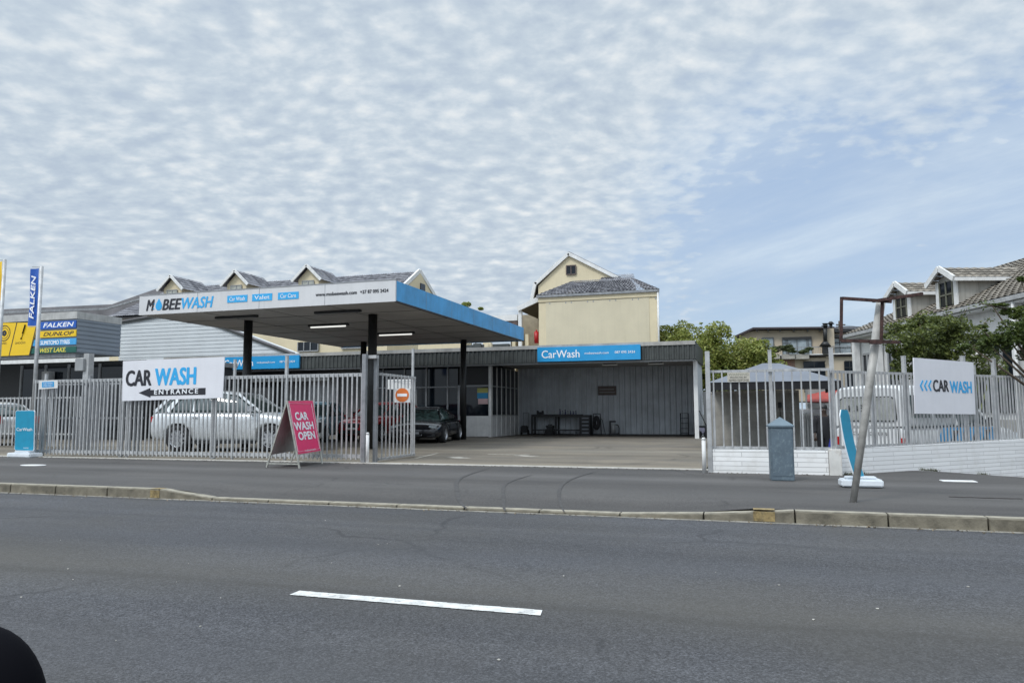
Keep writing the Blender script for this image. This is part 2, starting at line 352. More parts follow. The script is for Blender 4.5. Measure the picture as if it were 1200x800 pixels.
M['bark'] = mat('bark', (.09,.07,.05), .9, var=.3, vs=12, bump=.5, bs=30)
M['tealm'] = mat('teal car paint', (.26,.42,.50), .25, .3, var=.03, coat=.8)
# ------------------------------------------------------------------ flat sign planes and lettering
class Plane:
    """a vertical plane through O whose right direction has angle a to +X, facing the road"""
    def __init__(s, O, a=0.0, tilt=0.0):
        s.O = Vector(O); s.U = Vector((math.cos(a), math.sin(a), 0)); s.V = Vector((0,0,1)); s.Nn = Vector((math.sin(a), -math.cos(a), 0))
        if tilt:
            s.V = (s.V*math.cos(tilt) - s.Nn*math.sin(tilt)); s.Nn = s.U.cross(s.V)
    def uv(s, px, py):
        d = ray(px, py); C = Vector((0,0,H)); t = (s.O-C).dot(s.Nn)/d.dot(s.Nn); P = C+d*t-s.O
        return P.dot(s.U), P.dot(s.V)
    def P(s, u, v, n=0): return s.O+s.U*u+s.V*v+s.Nn*n
    def board(s, bm, u0, u1, v0, v1, n0, n1):
        vs = [bm.verts.new(s.P(u, v, n)) for u in (u0, u1) for v in (v0, v1) for n in (n0, n1)]
        for f in ((0,1,3,2),(4,6,7,5),(0,4,5,1),(2,3,7,6),(0,2,6,4),(1,5,7,3)): bm.faces.new([vs[i] for i in f])
    def poly(s, bm, pts, n0, n1):
        prism(bm, [s.P(u, v, n0) for u, v in pts], s.Nn*(n1-n0))
def lettering(txt, pl, u0, u1, v0, v1, mt, parent, n=.006, bold=.0, shear=0.0, name='lettering', sp=1.0, vert=False, skew=0.0):
    cu = bpy.data.curves.new('t', 'FONT'); cu.body = txt; cu.size = 1; cu.extrude = 0; cu.offset = 0; cu.shear = shear; cu.space_character = sp
    cu.resolution_u = 3
    o = bpy.data.objects.new('t', cu); COL.objects.link(o)
    dg = bpy.context.evaluated_depsgraph_get(); me = bpy.data.meshes.new_from_object(o.evaluated_get(dg))
    bpy.data.objects.remove(o); bpy.data.curves.remove(cu)
    xs = [v.co.x for v in me.vertices]; ys = [v.co.y for v in me.vertices]
    if not xs: return None
    a, b, c, d = min(xs), max(xs), min(ys), max(ys)
    for v in me.vertices:
        s_, q = (v.co.x-a)/(b-a), (v.co.y-c)/max(d-c, 1e-6)
        if vert: s_, q = 1-q, s_
        u = u0+(u1-u0)*s_
        v.co = pl.P(u, v0+(v1-v0)*q+skew*(u-u0), n)
    if bold:
        w = bold*(v1-v0 if not vert else u1-u0)*.95; b0_ = bmesh.new()
        for i, (du, dv) in enumerate(((-1,0),(1,0),(0,-.6),(0,.6),(-.7,.5),(.7,-.5),(.7,.5),(-.7,-.5))):
            b1_ = bmesh.new(); b1_.from_mesh(me)
            for v in b1_.verts: v.co += pl.U*(du*w)+pl.V*(dv*w)-pl.Nn*(.0003*(i+1))
            tm_ = bpy.data.meshes.new('x'); b1_.to_mesh(tm_); b1_.free(); b0_.from_mesh(tm_); bpy.data.meshes.remove(tm_)
        b0_.from_mesh(me); b0_.to_mesh(me); b0_.free()
    me.materials.clear()
    return link(name, me, mt, parent)
def letpx(txt, pl, px0, px1, py0, py1, mt, parent, **k):
    """lettering in the box whose left and right edges and mid height the photo gives"""
    pm = (py0+py1)/2; xm = (px0+px1)/2
    ua, _ = pl.uv(px0, pm); ub, _ = pl.uv(px1, pm); _, vb = pl.uv(xm, py1); _, vt = pl.uv(xm, py0)
    return lettering(txt, pl, ua, ub, vb, vt, mt, parent, **k)
# ================================================================== GROUND
ZR = -.13
bm = new(); box(bm, -400, 400, -60, 600, -1.2, -.9); o = struct('ground', bm, M['land'])
bm = new(); quad(bm, (-120,-8,ZR), (120,-8,ZR), (120,8.57,ZR), (-120,8.57,ZR)); struct('road', bm, M['road'])
def kz(x):   # kerb drops at the crossing
    def sm(a, b, x): t = min(1, max(0, (x-a)/(b-a))); return t*t*(3-2*t)
    return -.095*sm(-7.9, -7.0, x)*(1-sm(-.95, 0.05, x))
WD = Vector((.69, .72, 0)).normalized(); W0 = Vector((1.30, 13.60, 0))
def side_drop(x, y):
    t = (Vector((x, y, 0))-W0).dot(WD); t = min(max(t-2.2, 0), 5); return -.085*t
def pz(x, y):
    k = min(1, max(0, (10.3-y)/1.6)); k = k*k*(3-2*k)
    return kz(x)*k + side_drop(x, y)
bm = new(); xs = [-90, -60, -40, -25]+[-20+i*.4 for i in range(0, 75)]+[12, 16, 25, 60]; ys = [8.70+i*.35 for i in range(16)]+[14.12]
ys = sorted(ys); rows = [[bm.verts.new((x, y, pz(x, y))) for x in xs] for y in ys]
ext = [15.0, 16, 17, 18, 19, 21, 24, 30]
for a, b in zip(rows[:-1], rows[1:]):
    for i in range(len(xs)-1): bm.faces.new((a[i], a[i+1], b[i+1], b[i]))
xs2 = [x for x in xs if x > 1.2]; rr = [[bm.verts.new((x, y, pz(x, y))) for x in xs2] for y in [ys[-1]]+ext]
for a, b in zip(rr[:-1], rr[1:]):
    for i in range(len(xs2)-1):
        if (Vector((xs2[i+1], a[0].co.y, 0))-W0).cross(WD).z > -.1: bm.faces.new((a[i], a[i+1], b[i+1], b[i]))
struct('pavement', bm, M['pave'], smooth=True)
# kerb stones, their pale worn upper edge and the gutter line
bm = new(); bt = new(); x = -30.3
while x < 14:
    x1 = x+.94+random.uniform(-.05, .05); z0, z1 = kz(x), kz(x1)
    for b_, ya, yb, dz0, dz1 in ((bm, 8.565, 8.70, None, -.012), (bt, 8.575, 8.712, -.012, .004)):
        vs = []
        for xx, zz in ((x+.008, z0), (x1-.008, z1)):
            zb = ZR-.05 if dz0 is None else zz+dz0
            for yy in (ya, yb):
                for q in (zb, zz+dz1): vs.append(b_.verts.new((xx, yy, q)))
        for f in ((0,1,3,2),(4,6,7,5),(0,4,5,1),(2,3,7,6),(0,2,6,4),(1,5,7,3)): b_.faces.new([vs[i] for i in f])
    x = x1
struct('kerb', bm, M['kerb'], bevel=.006); struct('kerb_edge', bt, M['kerbtop'])
bm = new(); box(bm, -30, 14, 8.515, 8.566, ZR-.05, ZR+.006); struct('gutter', bm, mat('gutter concrete', (.30,.285,.25), .85, var=.3, vs=4, stain=(.13,.12,.1), stain_s=3, coords='World'))
bm = new()
for xx, w in ((-8.12, .16), (-.02, .22)): box(bm, xx, xx+w, 8.559, 8.5645, -.115, -.012); box(bm, xx, xx+w, 8.57, 8.70, .0045, .0065)
struct('kerb_paint', bm, M['yellow'])
bm = new(); a, b = G(342, 696, ZR), G(637, 718, ZR)
n_ = 24
for i in range(n_):
    xa, xb = a.x+(b.x-a.x)*i/n_, a.x+(b.x-a.x)*(i+1)/n_
    j = [random.uniform(-.004, .004) for _ in range(2)]
    quad(bm, (xa, 4.305+j[0], ZR+.005), (xb, 4.305+j[1], ZR+.005), (xb-.02*(i == n_-1), 4.42+j[1], ZR+.005), (xa+.0, 4.42+j[0], ZR+.005))
struct('road_marking', bm, M['line'])
bm = new(); box(bm, -90, 1.3, 14.1, 14.34, -.3, .012)
struct('threshold_strip', bm, M['conc'])
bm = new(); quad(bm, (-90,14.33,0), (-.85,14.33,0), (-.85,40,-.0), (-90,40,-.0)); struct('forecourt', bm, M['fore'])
bm = new(); quad(bm, (-.85,13.9,-.36), (1.4,13.9,-.36), (26,40,-.36), (-.85,40,-.36)); struct('yard', bm, M['yard'])
bm = new()
for px, py, w, d in ((596,532.5,1.1,.12),(690,545,.05,.05)):
    p = G(px, py); box(bm, p.x-w/2, p.x+w/2, p.y-d/2, p.y+d/2, .001, .006)
for (p, q, w) in (((487,537),(513,531),.07), ((530,535.5),(546,537),.35), ((606,533.5),(628,535),.3)):
    p, q = G(*p), G(*q); d = (q-p).normalized(); s = Vector((-d.y, d.x, 0))*w/2
    quad(bm, p-s+Vector((0,0,.005)), q-s+Vector((0,0,.005)), q+s+Vector((0,0,.005)), p+s+Vector((0,0,.005)))
struct('forecourt_marking', bm, mat('faded bay marking', (.34,.32,.28), .8, var=.3, vs=7, stain=(.19,.16,.12), stain_s=4, coords='World'))
def lid(px0, px1, py, label, d=.3):
    a, b = G(px0, py), G(px1, py); r = (b.x-a.x)/2; bm = new(); n = 20
    pts = [Vector(((a.x+b.x)/2+r*math.cos(i*2*math.pi/n)*1.0, a.y+d*math.sin(i*2*math.pi/n), .002)) for i in range(n)]
    prism(bm, [p+Vector((0,0,.012)) for p in pts], (0,0,-.01)); return tag(obj('meter_cover', bm, M['wpaint']), label, 'meter cover')
lid(26, 60, 545, 'white oval meter cover set in the tarred pavement at the left', .16)
p = G(1122, 564); bm = new(); box(bm, p.x-.22, p.x+.24, p.y-.12, p.y+.12, .002+pz(p.x, p.y), .014+pz(p.x, p.y)); tag(obj('meter_cover', bm, M['wpaint'], bevel=.003), 'white flat meter cover in the pavement below the right white wall', 'meter cover')
bm = new(); p = G(1112, 582); pts = []
for i in range(13): t = i/12; pts.append((p.x+t*.78, p.y+.02*math.sin(i*2.1)+.015, .003))
for i in range(12, -1, -1): t = i/12; pts.append((p.x+t*.78, p.y-.03+.02*math.sin(i*1.7+1), .003))
prism(bm, [Vector(q)+Vector((0,0,.003)) for q in pts], (0,0,-.004)); struct('tar_patch', bm, mat('dark tar', (.03,.024,.022), .8))
# litter chips on the road and pavement
bm = new()
for i in range(34):
    y = random.uniform(2.6, 8.4); x = random.uniform(-10, 5)*y/8.5-1.5; s = random.uniform(.003, .010); a = random.uniform(0, 3)
    z = ZR+.002; pts = [(x+math.cos(a+k*1.57+random.uniform(-.3,.3))*s*random.uniform(.6,1.5), y+math.sin(a+k*1.57)*s, z) for k in range(4)]
    prism(bm, [Vector(q)+Vector((0,0,.004)) for q in pts], (0,0,-.004))
for px, py in ((385,582),(160,580),(455,582),(736,585),(960,612),(125,578)):
    p = G(px, py, ZR); box(bm, p.x, p.x+.05, p.y-.02, p.y, ZR, ZR+.02)
o = obj('litter_chips', bm, M['conc']); tag(o, 'scattered pale stone chips and litter bits over the road', 'litter'); o['kind'] = 'stuff'
# tyre marks curving over the dropped kerb, grit and leaves in the gutter, weeds at the wall foot
def mark(pts, w, name='tyre_mark'):
    bm = new(); prev = None; P = [G(*q) for q in pts]; Q = []
    for i in range(len(P)-1):
        for k in range(6):
            t = k/6; a = P[max(i-1,0)]; b = P[i]; c = P[i+1]; d = P[min(i+2,len(P)-1)]
            Q.append(.5*((2*b)+(c-a)*t+(2*a-5*b+4*c-d)*t*t+(3*b-a-3*c+d)*t**3))
    for i, q in enumerate(Q):
        dr = (Q[min(i+1,len(Q)-1)]-Q[max(i-1,0)]).normalized(); s_ = Vector((-dr.y, dr.x, 0))*w/2*(1-abs(2*i/len(Q)-1)**3)
        z = Vector((0,0,pz(q.x,q.y)+.006-q.z)); cur = (bm.verts.new(q-s_+z), bm.verts.new(q+s_+z))
        if prev: bm.faces.new((prev[0], prev[1], cur[1], cur[0]))
        prev = cur
    struct(name, bm, M['tyremk'])
M['tyremk'] = mat('rubbed tyre marks', (.060,.057,.056), .85, var=.25, vs=12, coords='World')
mark([(575,548),(540,560),(536,575),(548,588)], .06); mark([(625,556),(594,566),(590,580),(592,590)], .05); mark([(700,552),(668,562),(655,575),(662,592)], .05); 
def scatter(name, label, cat, n, fn, size, cols):
    bm = new()
    for i in range(n):
        p = Vector(fn()); a = random.uniform(0, 6.28); s_ = size*random.uniform(.4, 1.5); h_ = random.uniform(.002, .012)
        prism(bm, [p+Vector((math.cos(a+k*1.57)*s_*(1 if k%2 else .6), math.sin(a+k*1.57)*s_*(1 if k%2 else .6), .002+h_*(k > 1))) for k in range(4)], (0,0,.003))
    o = obj(name, bm, tilemat(name, *cols)); tag(o, label, cat); o['kind'] = 'stuff'
scatter('gutter_grit', 'brown grit and dry leaf bits lying along the kerb gutter', 'grit', 420, lambda: (random.uniform(-14, 4), 8.56-abs(random.gauss(0, .07)), ZR), .012, ((.05,.04,.025),(.22,.17,.11)))
scatter('wall_grit', 'dark grit gathered at the foot of the fence and white walls', 'grit', 420, lambda: ((lambda x: (x, (14.09 if x < -1 else 13.56)-abs(random.gauss(0, .05)), pz(x, 13.5)))(random.choice((random.uniform(-18,-7.5), random.uniform(-7,1.2))))), .012, ((.03,.028,.02),(.12,.10,.07)))
bm = new()
for _ in range(330):
    t_ = random.choice((.15, .3, .55, 2.3, 2.5, 2.6, 4.1)); q = W0+WD*(t_+random.gauss(0, .07))+Vector((WD.y, -WD.x, 0))*random.uniform(.03, .09); q.z = pz(q.x, q.y)
    a = random.uniform(0, 6.28); l_ = random.uniform(.02, .07); e_ = q+Vector((math.cos(a)*.03, math.sin(a)*.03, l_)); w_ = Vector((-math.sin(a), math.cos(a), 0))*.005
    bm.faces.new([bm.verts.new(q-w_), bm.verts.new(q+w_), bm.verts.new(e_)])
o = obj('weeds', bm, mat('dry weeds', (.07,.075,.03), .8, var=.3, vs=20)); tag(o, 'small dry weeds at the foot of the white side wall', 'weeds'); o['kind'] = 'stuff'
# ================================================================== FENCES
def fence(name, label, cat, p0, p1, zb, zt, sp, pw, posts=(), rails=(0.06, 1.0), mt='galv', pd=.02, over=.05, group=None, jit=0, lean=0, zslope=0, foot=0):
    """p0,p1 ground ends; zb,zt bottom and top; posts: (t along, height above 0, width)"""
    p0, p1 = Vector((*p0[:2], 0)), Vector((*p1[:2], 0)); d = p1-p0; Ln = d.length; d.normalize(); n = Vector((-d.y, d.x, 0))
    th = thing(name, label, cat, (p0.x, p0.y, zb), group)
    Mr = Matrix.Translation(p0) @ rotz(math.atan2(d.y, d.x))
    bm = new(); k = int(Ln/sp)
    for i in range(k):
        x = (i+.5)*Ln/k + random.uniform(-jit, jit); zs = zslope*x
        l = lean+random.uniform(-jit, jit)*.6
        vs = box(bm, x-pw/2, x+pw/2, -pd/2, pd/2, zb+.01+zs, zt+zs, Mr)
        for v in vs:
            if v.co.z > (zb+zt)/2: v.co += d*l
    obj('picket_panel', bm, M[mt], th)
    for f in rails:
        z = zb+(zt-zb)*f; bm = new()
        vs = box(bm, 0, Ln, pd/2+.001, pd/2+.041, z-over/2, z+over/2, Mr)
        if zslope:
            for v in vs: v.co.z += zslope*(Vector((v.co.x, v.co.y, 0))-p0).length
        obj('rail', bm, M[mt], th)
    for t, h, w in posts:
        bm = new(); box(bm, t-w/2, t+w/2, pd/2+.042, pd/2+.042+w, foot if foot else zb-.03, h, Mr)
        box(bm, t-w/2-.004, t+w/2+.004, pd/2+.038, pd/2+.046+w, h, h+.012, Mr); obj('post', bm, M[mt], th)
    return th
# left: fixed fence on the road side and a second fence just behind it
fence('palisade_fence', 'long grey palisade fence carrying the white entrance sign, left of the driveway', 'fence', (-17.45,14.36), (-7.98,14.36), .05, 1.92, .118, .032, rails=(.045,.985),
      posts=((.3,2.08,.06),(2.8,1.9,.075),(5.5,2.0,.09),(6.05,2.3,.05),(3.0,1.9,.05),(7.45,2.35,.06)), over=.075, jit=.006)
fence('sliding_gate', 'grey sliding gate parked open behind the long palisade fence', 'gate', (-17.3,14.72), (-14.3,14.72), .06, 1.86, .128, .034, rails=(.05,.5,.98), mt='galvd', jit=.012, lean=-.04,
      posts=((1.2,2.02,.07),))
fence('palisade_fence', 'lower grey fence in front of the tyre shop at the far left', 'fence', (-27.5,18.2), (-19.9,18.2), .04, 1.62, .17, .05, rails=(.25,.98), posts=((3.35,1.95,.13),(7.4,1.65,.08)), mt='galv')
# gate leaf swung open into the forecourt, and its post pair
th = fence('gate_leaf', 'short gate leaf with a no entry sign, swung into the forecourt', 'gate', (-7.72,14.62), (-7.80,16.62), .06, 1.94, .20, .026, rails=(0.0,.985), posts=((1.96,2.62,.05),), pd=.026, over=.055)
pn = Plane(AT(471.5,463,15.25)*1.0, R(12)); pn.O.z = 0
ua, vb = pn.uv(462, 471.5); ub, vt = pn.uv(481, 455)
NS = thing('no_entry_sign', 'white square sign with an orange no entry disc on the open gate leaf', 'sign', pn.P((ua+ub)/2, vb))
bm = new(); pn.board(bm, ua, ub, vb, vt, .0, .012); obj('sign_board', bm, M['wpaint'], NS)
bm = new(); cu_, cv_, rr_ = (ua+ub)/2, (vt+vb)/2+.01, (ub-ua)*.42
pn.poly(bm, [(cu_+rr_*math.cos(i*math.pi/14), cv_+rr_*math.sin(i*math.pi/14)) for i in range(28)], .013, .018); obj('disc', bm, mat('faded orange', (.68,.17,.03), .5, var=.1), NS)
bm = new(); pn.board(bm, cu_-rr_*.72, cu_+rr_*.72, cv_-.032, cv_+.032, .019, .023); obj('bar', bm, M['wink'], NS)
pn2 = Plane((-8.5,16.75,0)); ua, vb = pn2.uv(455, 456); ub, vt = pn2.uv(486, 444)
bm = new(); pn2.board(bm, ua, ub, vb, vt, 0, .03)
HB = thing('hanging_board', 'blank white board fixed behind the open gate leaf', 'board', pn2.P((ua+ub)/2, vb)); obj('panel', bm, M['wpaint'], HB)
bm = new()
tube(bm, [pn2.P(ua+.05, vt-.05, .015), Vector((-7.80, 16.62, vt-.05))], .006, 5)
obj('bracket', bm, M['galvd'], HB)
GP = thing('gate_post', 'tall grey steel gate post with a roller guide at the fence end', 'post', (-7.9,14.3,0))
bm = new(); box(bm, -7.985, -7.895, 14.26, 14.35, 0, 2.33); obj('post', bm, M['galvd'], GP)
bm = new(); box(bm, -7.83, -7.75, 14.5, 14.58, 0, 2.31); obj('post', bm, M['galvd'], GP)
bm = new(); box(bm, -7.985, -7.70, 14.36, 14.49, 2.24, 2.31); obj('roller_guide', bm, M['galv'], GP)
def bollard(x, y, h, label):
    t = thing('bollard', label, 'bollard', (x, y, 0)); bm = new(); cyl(bm, (x,y,0), (x,y,h), .035, n=12); obj('tube', bm, M['wpaint'], t)
    bm = new(); cyl(bm, (x,y,h), (x,y,h+.03), .045, .02, n=12); obj('cap', bm, M['wpaint'], t)
bollard(-7.79, 14.2, .62, 'white pipe bollard at the foot of the left gate post')
bollard(-.82, 13.52, .58, 'white pipe bollard at the foot of the right gate post')
# right: fence on low white brick wall
th = fence('palisade_fence', 'grey bar fence on the white wall right of the driveway opening', 'fence', (-.70,13.62), (1.33,13.62), .42, 1.79, .137, .024, rails=(0.012,.985),
      posts=((1.03,2.12,.06),(2.02,2.13,.07)), pd=.022, over=.045)
bm = new(); box(bm, -.76, -.68, 13.56, 13.64, 0, 2.13); o = obj('gate_post', bm, M['galv'], bevel=.004); tag(o, 'grey square steel post at the right side of the driveway opening', 'post')
L2 = 9.5; WA = math.atan2(WD.y, WD.x); we = W0+WD*L2
def wt(px, py=480):
    d = ray(px, py); n = Vector((-WD.y, WD.x, 0)); t = (W0-Vector((0,0,H))).dot(n)/d.dot(n); return (Vector((0,0,H))+d*t-W0).dot(WD)
fence('palisade_fence', 'grey bar fence on the sloping white wall, carrying the arrow sign', 'fence', W0, we, .44, 1.75, .105, .024, rails=(0.012,.985), pd=.024, over=.045, zslope=.004,
      posts=tuple((wt(px), h, w) for px, h, w in ((1028,1.8,.06),(1067,2.06,.06),(1137,2.12,.07),(1149,1.95,.05),(1173,2.10,.07))), )
bm = new(); box(bm, -.68, 1.2, 13.58, 13.80, -.35, .40); o = obj('brick_wall', bm, M['wbrick'], bevel=.006); tag(o, 'low white painted brick wall beside the driveway opening', 'wall')
bm = new(); Mw = Matrix.Translation(W0) @ rotz(WA); vs = box(bm, .12, L2, -.02, .20, -1.0, .42, Mw)
for v in vs:
    if v.co.z > 0: v.co.z += .012*(v.co-W0).length
o = obj('brick_wall', bm, M['wbrick2'], bevel=.006); tag(o, 'longer white painted brick wall running back to the right edge', 'wall')
bm = new(); box(bm, 1.205, 1.40, 13.53, 13.84, -.3, .43); o = obj('wall_pier', bm, mat('chipped white paint', (.66,.65,.62), .7, var=.1, stain=(.30,.2,.14), stain_s=5), bevel=.008); tag(o, 'chipped white pier where the two low brick walls meet', 'wall')
# warning sign on right fence
pn = Plane((0,13.585,0)); ua, vb = pn.uv(852.5, 447.5); ub, vt = pn.uv(878.5, 436)
WS = thing('warning_sign', 'small cream notice board on the fence right of the opening', 'sign', pn.P((ua+ub)/2, vb))
bm = new(); pn.board(bm, ua, ub, vb, vt, 0, .006); obj('sign_board', bm, mat('cream notice', (.50,.47,.40), .6, var=.1), WS)
dv = (vt-vb)
lettering('WARNING', pn, ua+.02, ub-.02, vb+dv*.66, vb+dv*.92, mat('grey ink', (.25,.25,.2), .6, var=0), WS, n=.008, bold=.02)
lettering('PROTECTED BY', pn, ua+.05, ub-.05, vb+dv*.38, vb+dv*.56, M['ink'], WS, n=.008, bold=.01)
lettering('ARMED RESPONSE', pn, ua+.02, ub-.02, vb+dv*.08, vb+dv*.28, M['ink'], WS, n=.008, bold=.01)
# ================================================================== ROAD SIGNS
# entrance sign
pn = Plane((0,14.30,0)); C4 = [pn.uv(*q) for q in ((143.8,469.7),(261.6,466),(263.8,418),(144.9,423))]
ES = thing('entrance_sign', 'large white sign with arrow hung on the long left fence', 'sign', pn.P(-13.05, 1.38))
bm = new(); pn.poly(bm, C4, 0, .02); obj('sign_board', bm, M['white'], ES)
k = .012
letpx('CAR', pn, 149, 178, 434.2, 452, M['ink'], ES, n=.026, bold=.055, skew=k)
letpx('WASH', pn, 183, 230, 431.5, 451, M['bink'], ES, n=.026, bold=.055, skew=k)
A = [pn.uv(*q) for q in ((163.5,460.2),(177,454.4),(177,456.9),(241.7,454.3),(241.5,462.2),(177,463.6),(177,465.6))]
bm = new(); pn.poly(bm, A, .021, .026); obj('arrow', bm, M['ink'], ES)
letpx('ENTRANCE', pn, 182, 233, 456.4, 461.8, M['wink'], ES, n=.031, bold=.045, sp=1.35, skew=k)
# arrow sign on the right fence
pn = Plane(W0+Vector((WD.y,-WD.x,0))*.03, WA); C4 = [pn.uv(*q) for q in ((1071.5,484.5),(1142,485.2),(1139.5,424.5),(1069.5,419))]
RS = thing('arrow_sign', 'white sign with three blue chevrons hung on the right fence', 'sign', pn.P(C4[0][0], C4[0][1]))
bm = new(); pn.poly(bm, C4, 0, .02); obj('sign_board', bm, M['white'], RS)
letpx('CAR', pn, 1092.3, 1110, 445.3, 458.6, M['ink'], RS, n=.026, bold=.05)
letpx('WASH', pn, 1112, 1137, 446.8, 460.2, M['bink'], RS, n=.026, bold=.05)
for i, x in enumerate((1076.6, 1081.4, 1086.2)):
    bm = new(); q = [pn.uv(x+a, b) for a, b in ((2.8,445.2),(4.2,446.2),(1.6,451.6),(4.2,457.2),(2.8,458.2),(0,451.6))]; pn.poly(bm, q, .021, .026); obj('chevron', bm, M['bink'], RS)
# small sign near pole
pn = Plane((0,14.28,0)); C4 = [pn.uv(*q) for q in ((46,456),(68,454.6),(68,445.4),(46.8,446))]
SS = thing('small_sign', 'small white sign with a blue centre on the left end of the fence', 'sign', pn.P(C4[0][0], C4[0][1]))
bm = new(); pn.poly(bm, C4, 0, .015); obj('sign_board', bm, M['wpaint'], SS)
bm = new(); pn.poly(bm, [pn.uv(*q) for q in ((50,453.8),(64,453.2),(64,447),(50,447.4))], .016, .02); obj('blue_panel', bm, M['blue'], SS)
letpx('CAR WASH', pn, 51.5, 62.5, 448.3, 450, M['wink'], SS, n=.024); letpx('OPEN DAILY', pn, 51.5, 62.5, 451, 452.6, M['wink'], SS, n=.024)
# teal banner signs in white plastic bases
def banner(label, O, ang, w, h, tilt, txt, lean=0):
    pl = Plane(O, ang, tilt); t = thing('pavement_sign', label, 'sign', O, group='teal pavement signs in white plastic bases')
    bm = new(); pb = Plane(O, ang)
    pb.board(bm, -w*.62, w*.62, .0, .11, -.19, .17); pb.board(bm, -w*.4, w*.4, .11, .15, -.10, .10); obj('base', bm, M['plastic'], t, bevel=.025)
    # rounded panel, leaning sideways by lean
    pts = []; r = .05
    for cx, cy, a0 in ((w/2-r, .17+r, -90), (w/2-r, .17+h-r, 0), (-w/2+r, .17+h-r, 90), (-w/2+r, .17+r, 180)):
        for i in range(5): a = R(a0+i*22.5); pts.append((cx+r*math.cos(a)+lean*(cy), cy+r*math.sin(a)))
    bm = new(); pl.poly(bm, pts, -.015, .015); obj('panel', bm, M['teal'], t)
    bm = new(); q = [(u*1.045, .17+h/2+(v-.17-h/2)*1.02) for u, v in pts]; pl.poly(bm, q, -.010, .010); obj('panel_edge', bm, M['plastic'], t)
    if txt:
        lettering('CarWash', pl, -w*.42, w*.42, .17+h*.49, .17+h*.57, M['wink'], t, n=.02, bold=.01)
        lettering('mobee', pl, -w*.02, w*.25, .17+h*.05, .17+h*.08, M['wink'], t, n=.02)
    return t
banner('teal upright pavement sign in a white base beside the left fence', (-17.3,14.08,0), R(-3), .66, .98, R(-2), True)
# ================================================================== A-FRAME
F1, F2, R1, R2 = G(351,548.6), G(377.5,543.2), G(312.5,547.5), G(341,541.2)
ridge = []
for a, b, (px, py) in ((F1, R1, (336.5,470)), (F2, R2, (366,469.4))):
    mid = (a+b)/2; ridge.append(Vector((mid.x, mid.y, 1.16)))
AF = thing('a_frame_sign', 'pink folding pavement sign standing open in front of the fence', 'sign', (F1+R1)/2)
T0, T1 = ridge
pe = AT(336.5,470, T0.y); T0 = Vector((pe.x, T0.y, pe.z)); pe = AT(366,469.4, T1.y); T1 = Vector((pe.x, T1.y, pe.z))
def facebox(bm, a, b, c, d, th): 
    n = (b-a).cross(d-a).normalized()*th; prism(bm, [a, b, c, d], n)
fr = .80
PB0, PB1 = T0.lerp(F1, fr), T1.lerp(F2, fr)
bm = new(); facebox(bm, PB0, PB1, T1, T0, .012); obj('front_panel', bm, M['pink'], AF)
class PF(Plane):
    def __init__(s, a, b, t0):
        s.O = a.copy(); s.U = (b-a).normalized(); V = (t0-a); s.Nn = s.U.cross(V).normalized(); s.V = s.Nn.cross(s.U)
pf = PF(PB0, PB1, T0)
if pf.Nn.dot(Vector((0,0,H))-PB0) < 0: pf.Nn = -pf.Nn
wF = (PB1-PB0).length; hF = (T0-PB0).dot(pf.V); sk = (T0-PB0).dot(pf.U)/hF
def aft(txt, a, b, c, d, **k):
    o = lettering(txt, pf, wF*a+sk*hF*(c+d)/2, wF*b+sk*hF*(c+d)/2, hF*c, hF*d, M['wink'], AF, n=.018, **k)
aft('CAR', .18, .70, .64, .785, bold=.085); aft('WASH', .07, .87, .45, .595, bold=.085); aft('OPEN', .16, .86, .26, .405, bold=.085); aft('mobeewash', .30, .78, .035, .07, bold=.02)
bm = new()
for a, b in (((.03,.96),(.97,.96)), ((.03,.05),(.03,.96)), ((.97,.96),(.97,.05)), ((.03,.05),(.26,.05)), ((.82,.05),(.97,.05))):
    p, q = [pf.P(wF*u+sk*hF*v, hF*v, .016) for u, v in (a, b)]; bar(bm, p, q, .008, .003)
obj('border_line', bm, M['wink'], AF)
bm = new(); facebox(bm, T0.lerp(R1, fr), T1.lerp(R2, fr), T1, T0, .012); obj('rear_panel', bm, M['greyb'], AF)
fm = mat('worn aluminium', (.42,.42,.38), .5, .4, var=.2, vs=12)
for a, b in ((T0, F1), (T1, F2), (T0, R1), (T1, R2)):
    bm = new(); bar(bm, a, b, .028, .028); obj('leg', bm, fm, AF)
for a, b in ((T0, T1), (PB0, PB1), (T0.lerp(R1, fr), T1.lerp(R2, fr)), (F1.lerp(R1,.0)+Vector((0,0,.08)), R1+Vector((0,0,.08)))):
    bm = new(); bar(bm, a, b, .022, .022); obj('crossbar', bm, fm, AF)
# ================================================================== CABINET
CB = thing('utility_cabinet', 'tall blue grey cable cabinet with pointed cap on the pavement', 'cabinet', (.42,12.4,0))
Mc = Matrix.Translation((.415,12.42,0)) @ rotz(R(4))
bm = new(); box(bm, -.172, .172, -.15, .15, 0, .82, Mc); obj('body', bm, M['box'], CB, bevel=.012)
bm = new(); box(bm, -.145, .145, -.157, -.152, .07, .78, Mc); obj('door', bm, M['box'], CB, bevel=.002)
bm = new(); vs = [bm.verts.new(Mc @ Vector(q)) for q in ((-.19,-.17,.82),(.19,-.17,.82),(.19,.17,.82),(-.19,.17,.82),(-.19,-.17,.845),(.19,-.17,.845),(.19,.17,.845),(-.19,.17,.845),(0,0,.975))]
for f in ((0,3,2,1),(0,1,5,4),(1,2,6,5),(2,3,7,6),(3,0,4,7),(4,5,8),(5,6,8),(6,7,8),(7,4,8)): bm.faces.new([vs[i] for i in f])
obj('cap', bm, mat('cabinet cap', (.12,.165,.20), .55, var=.1), CB)
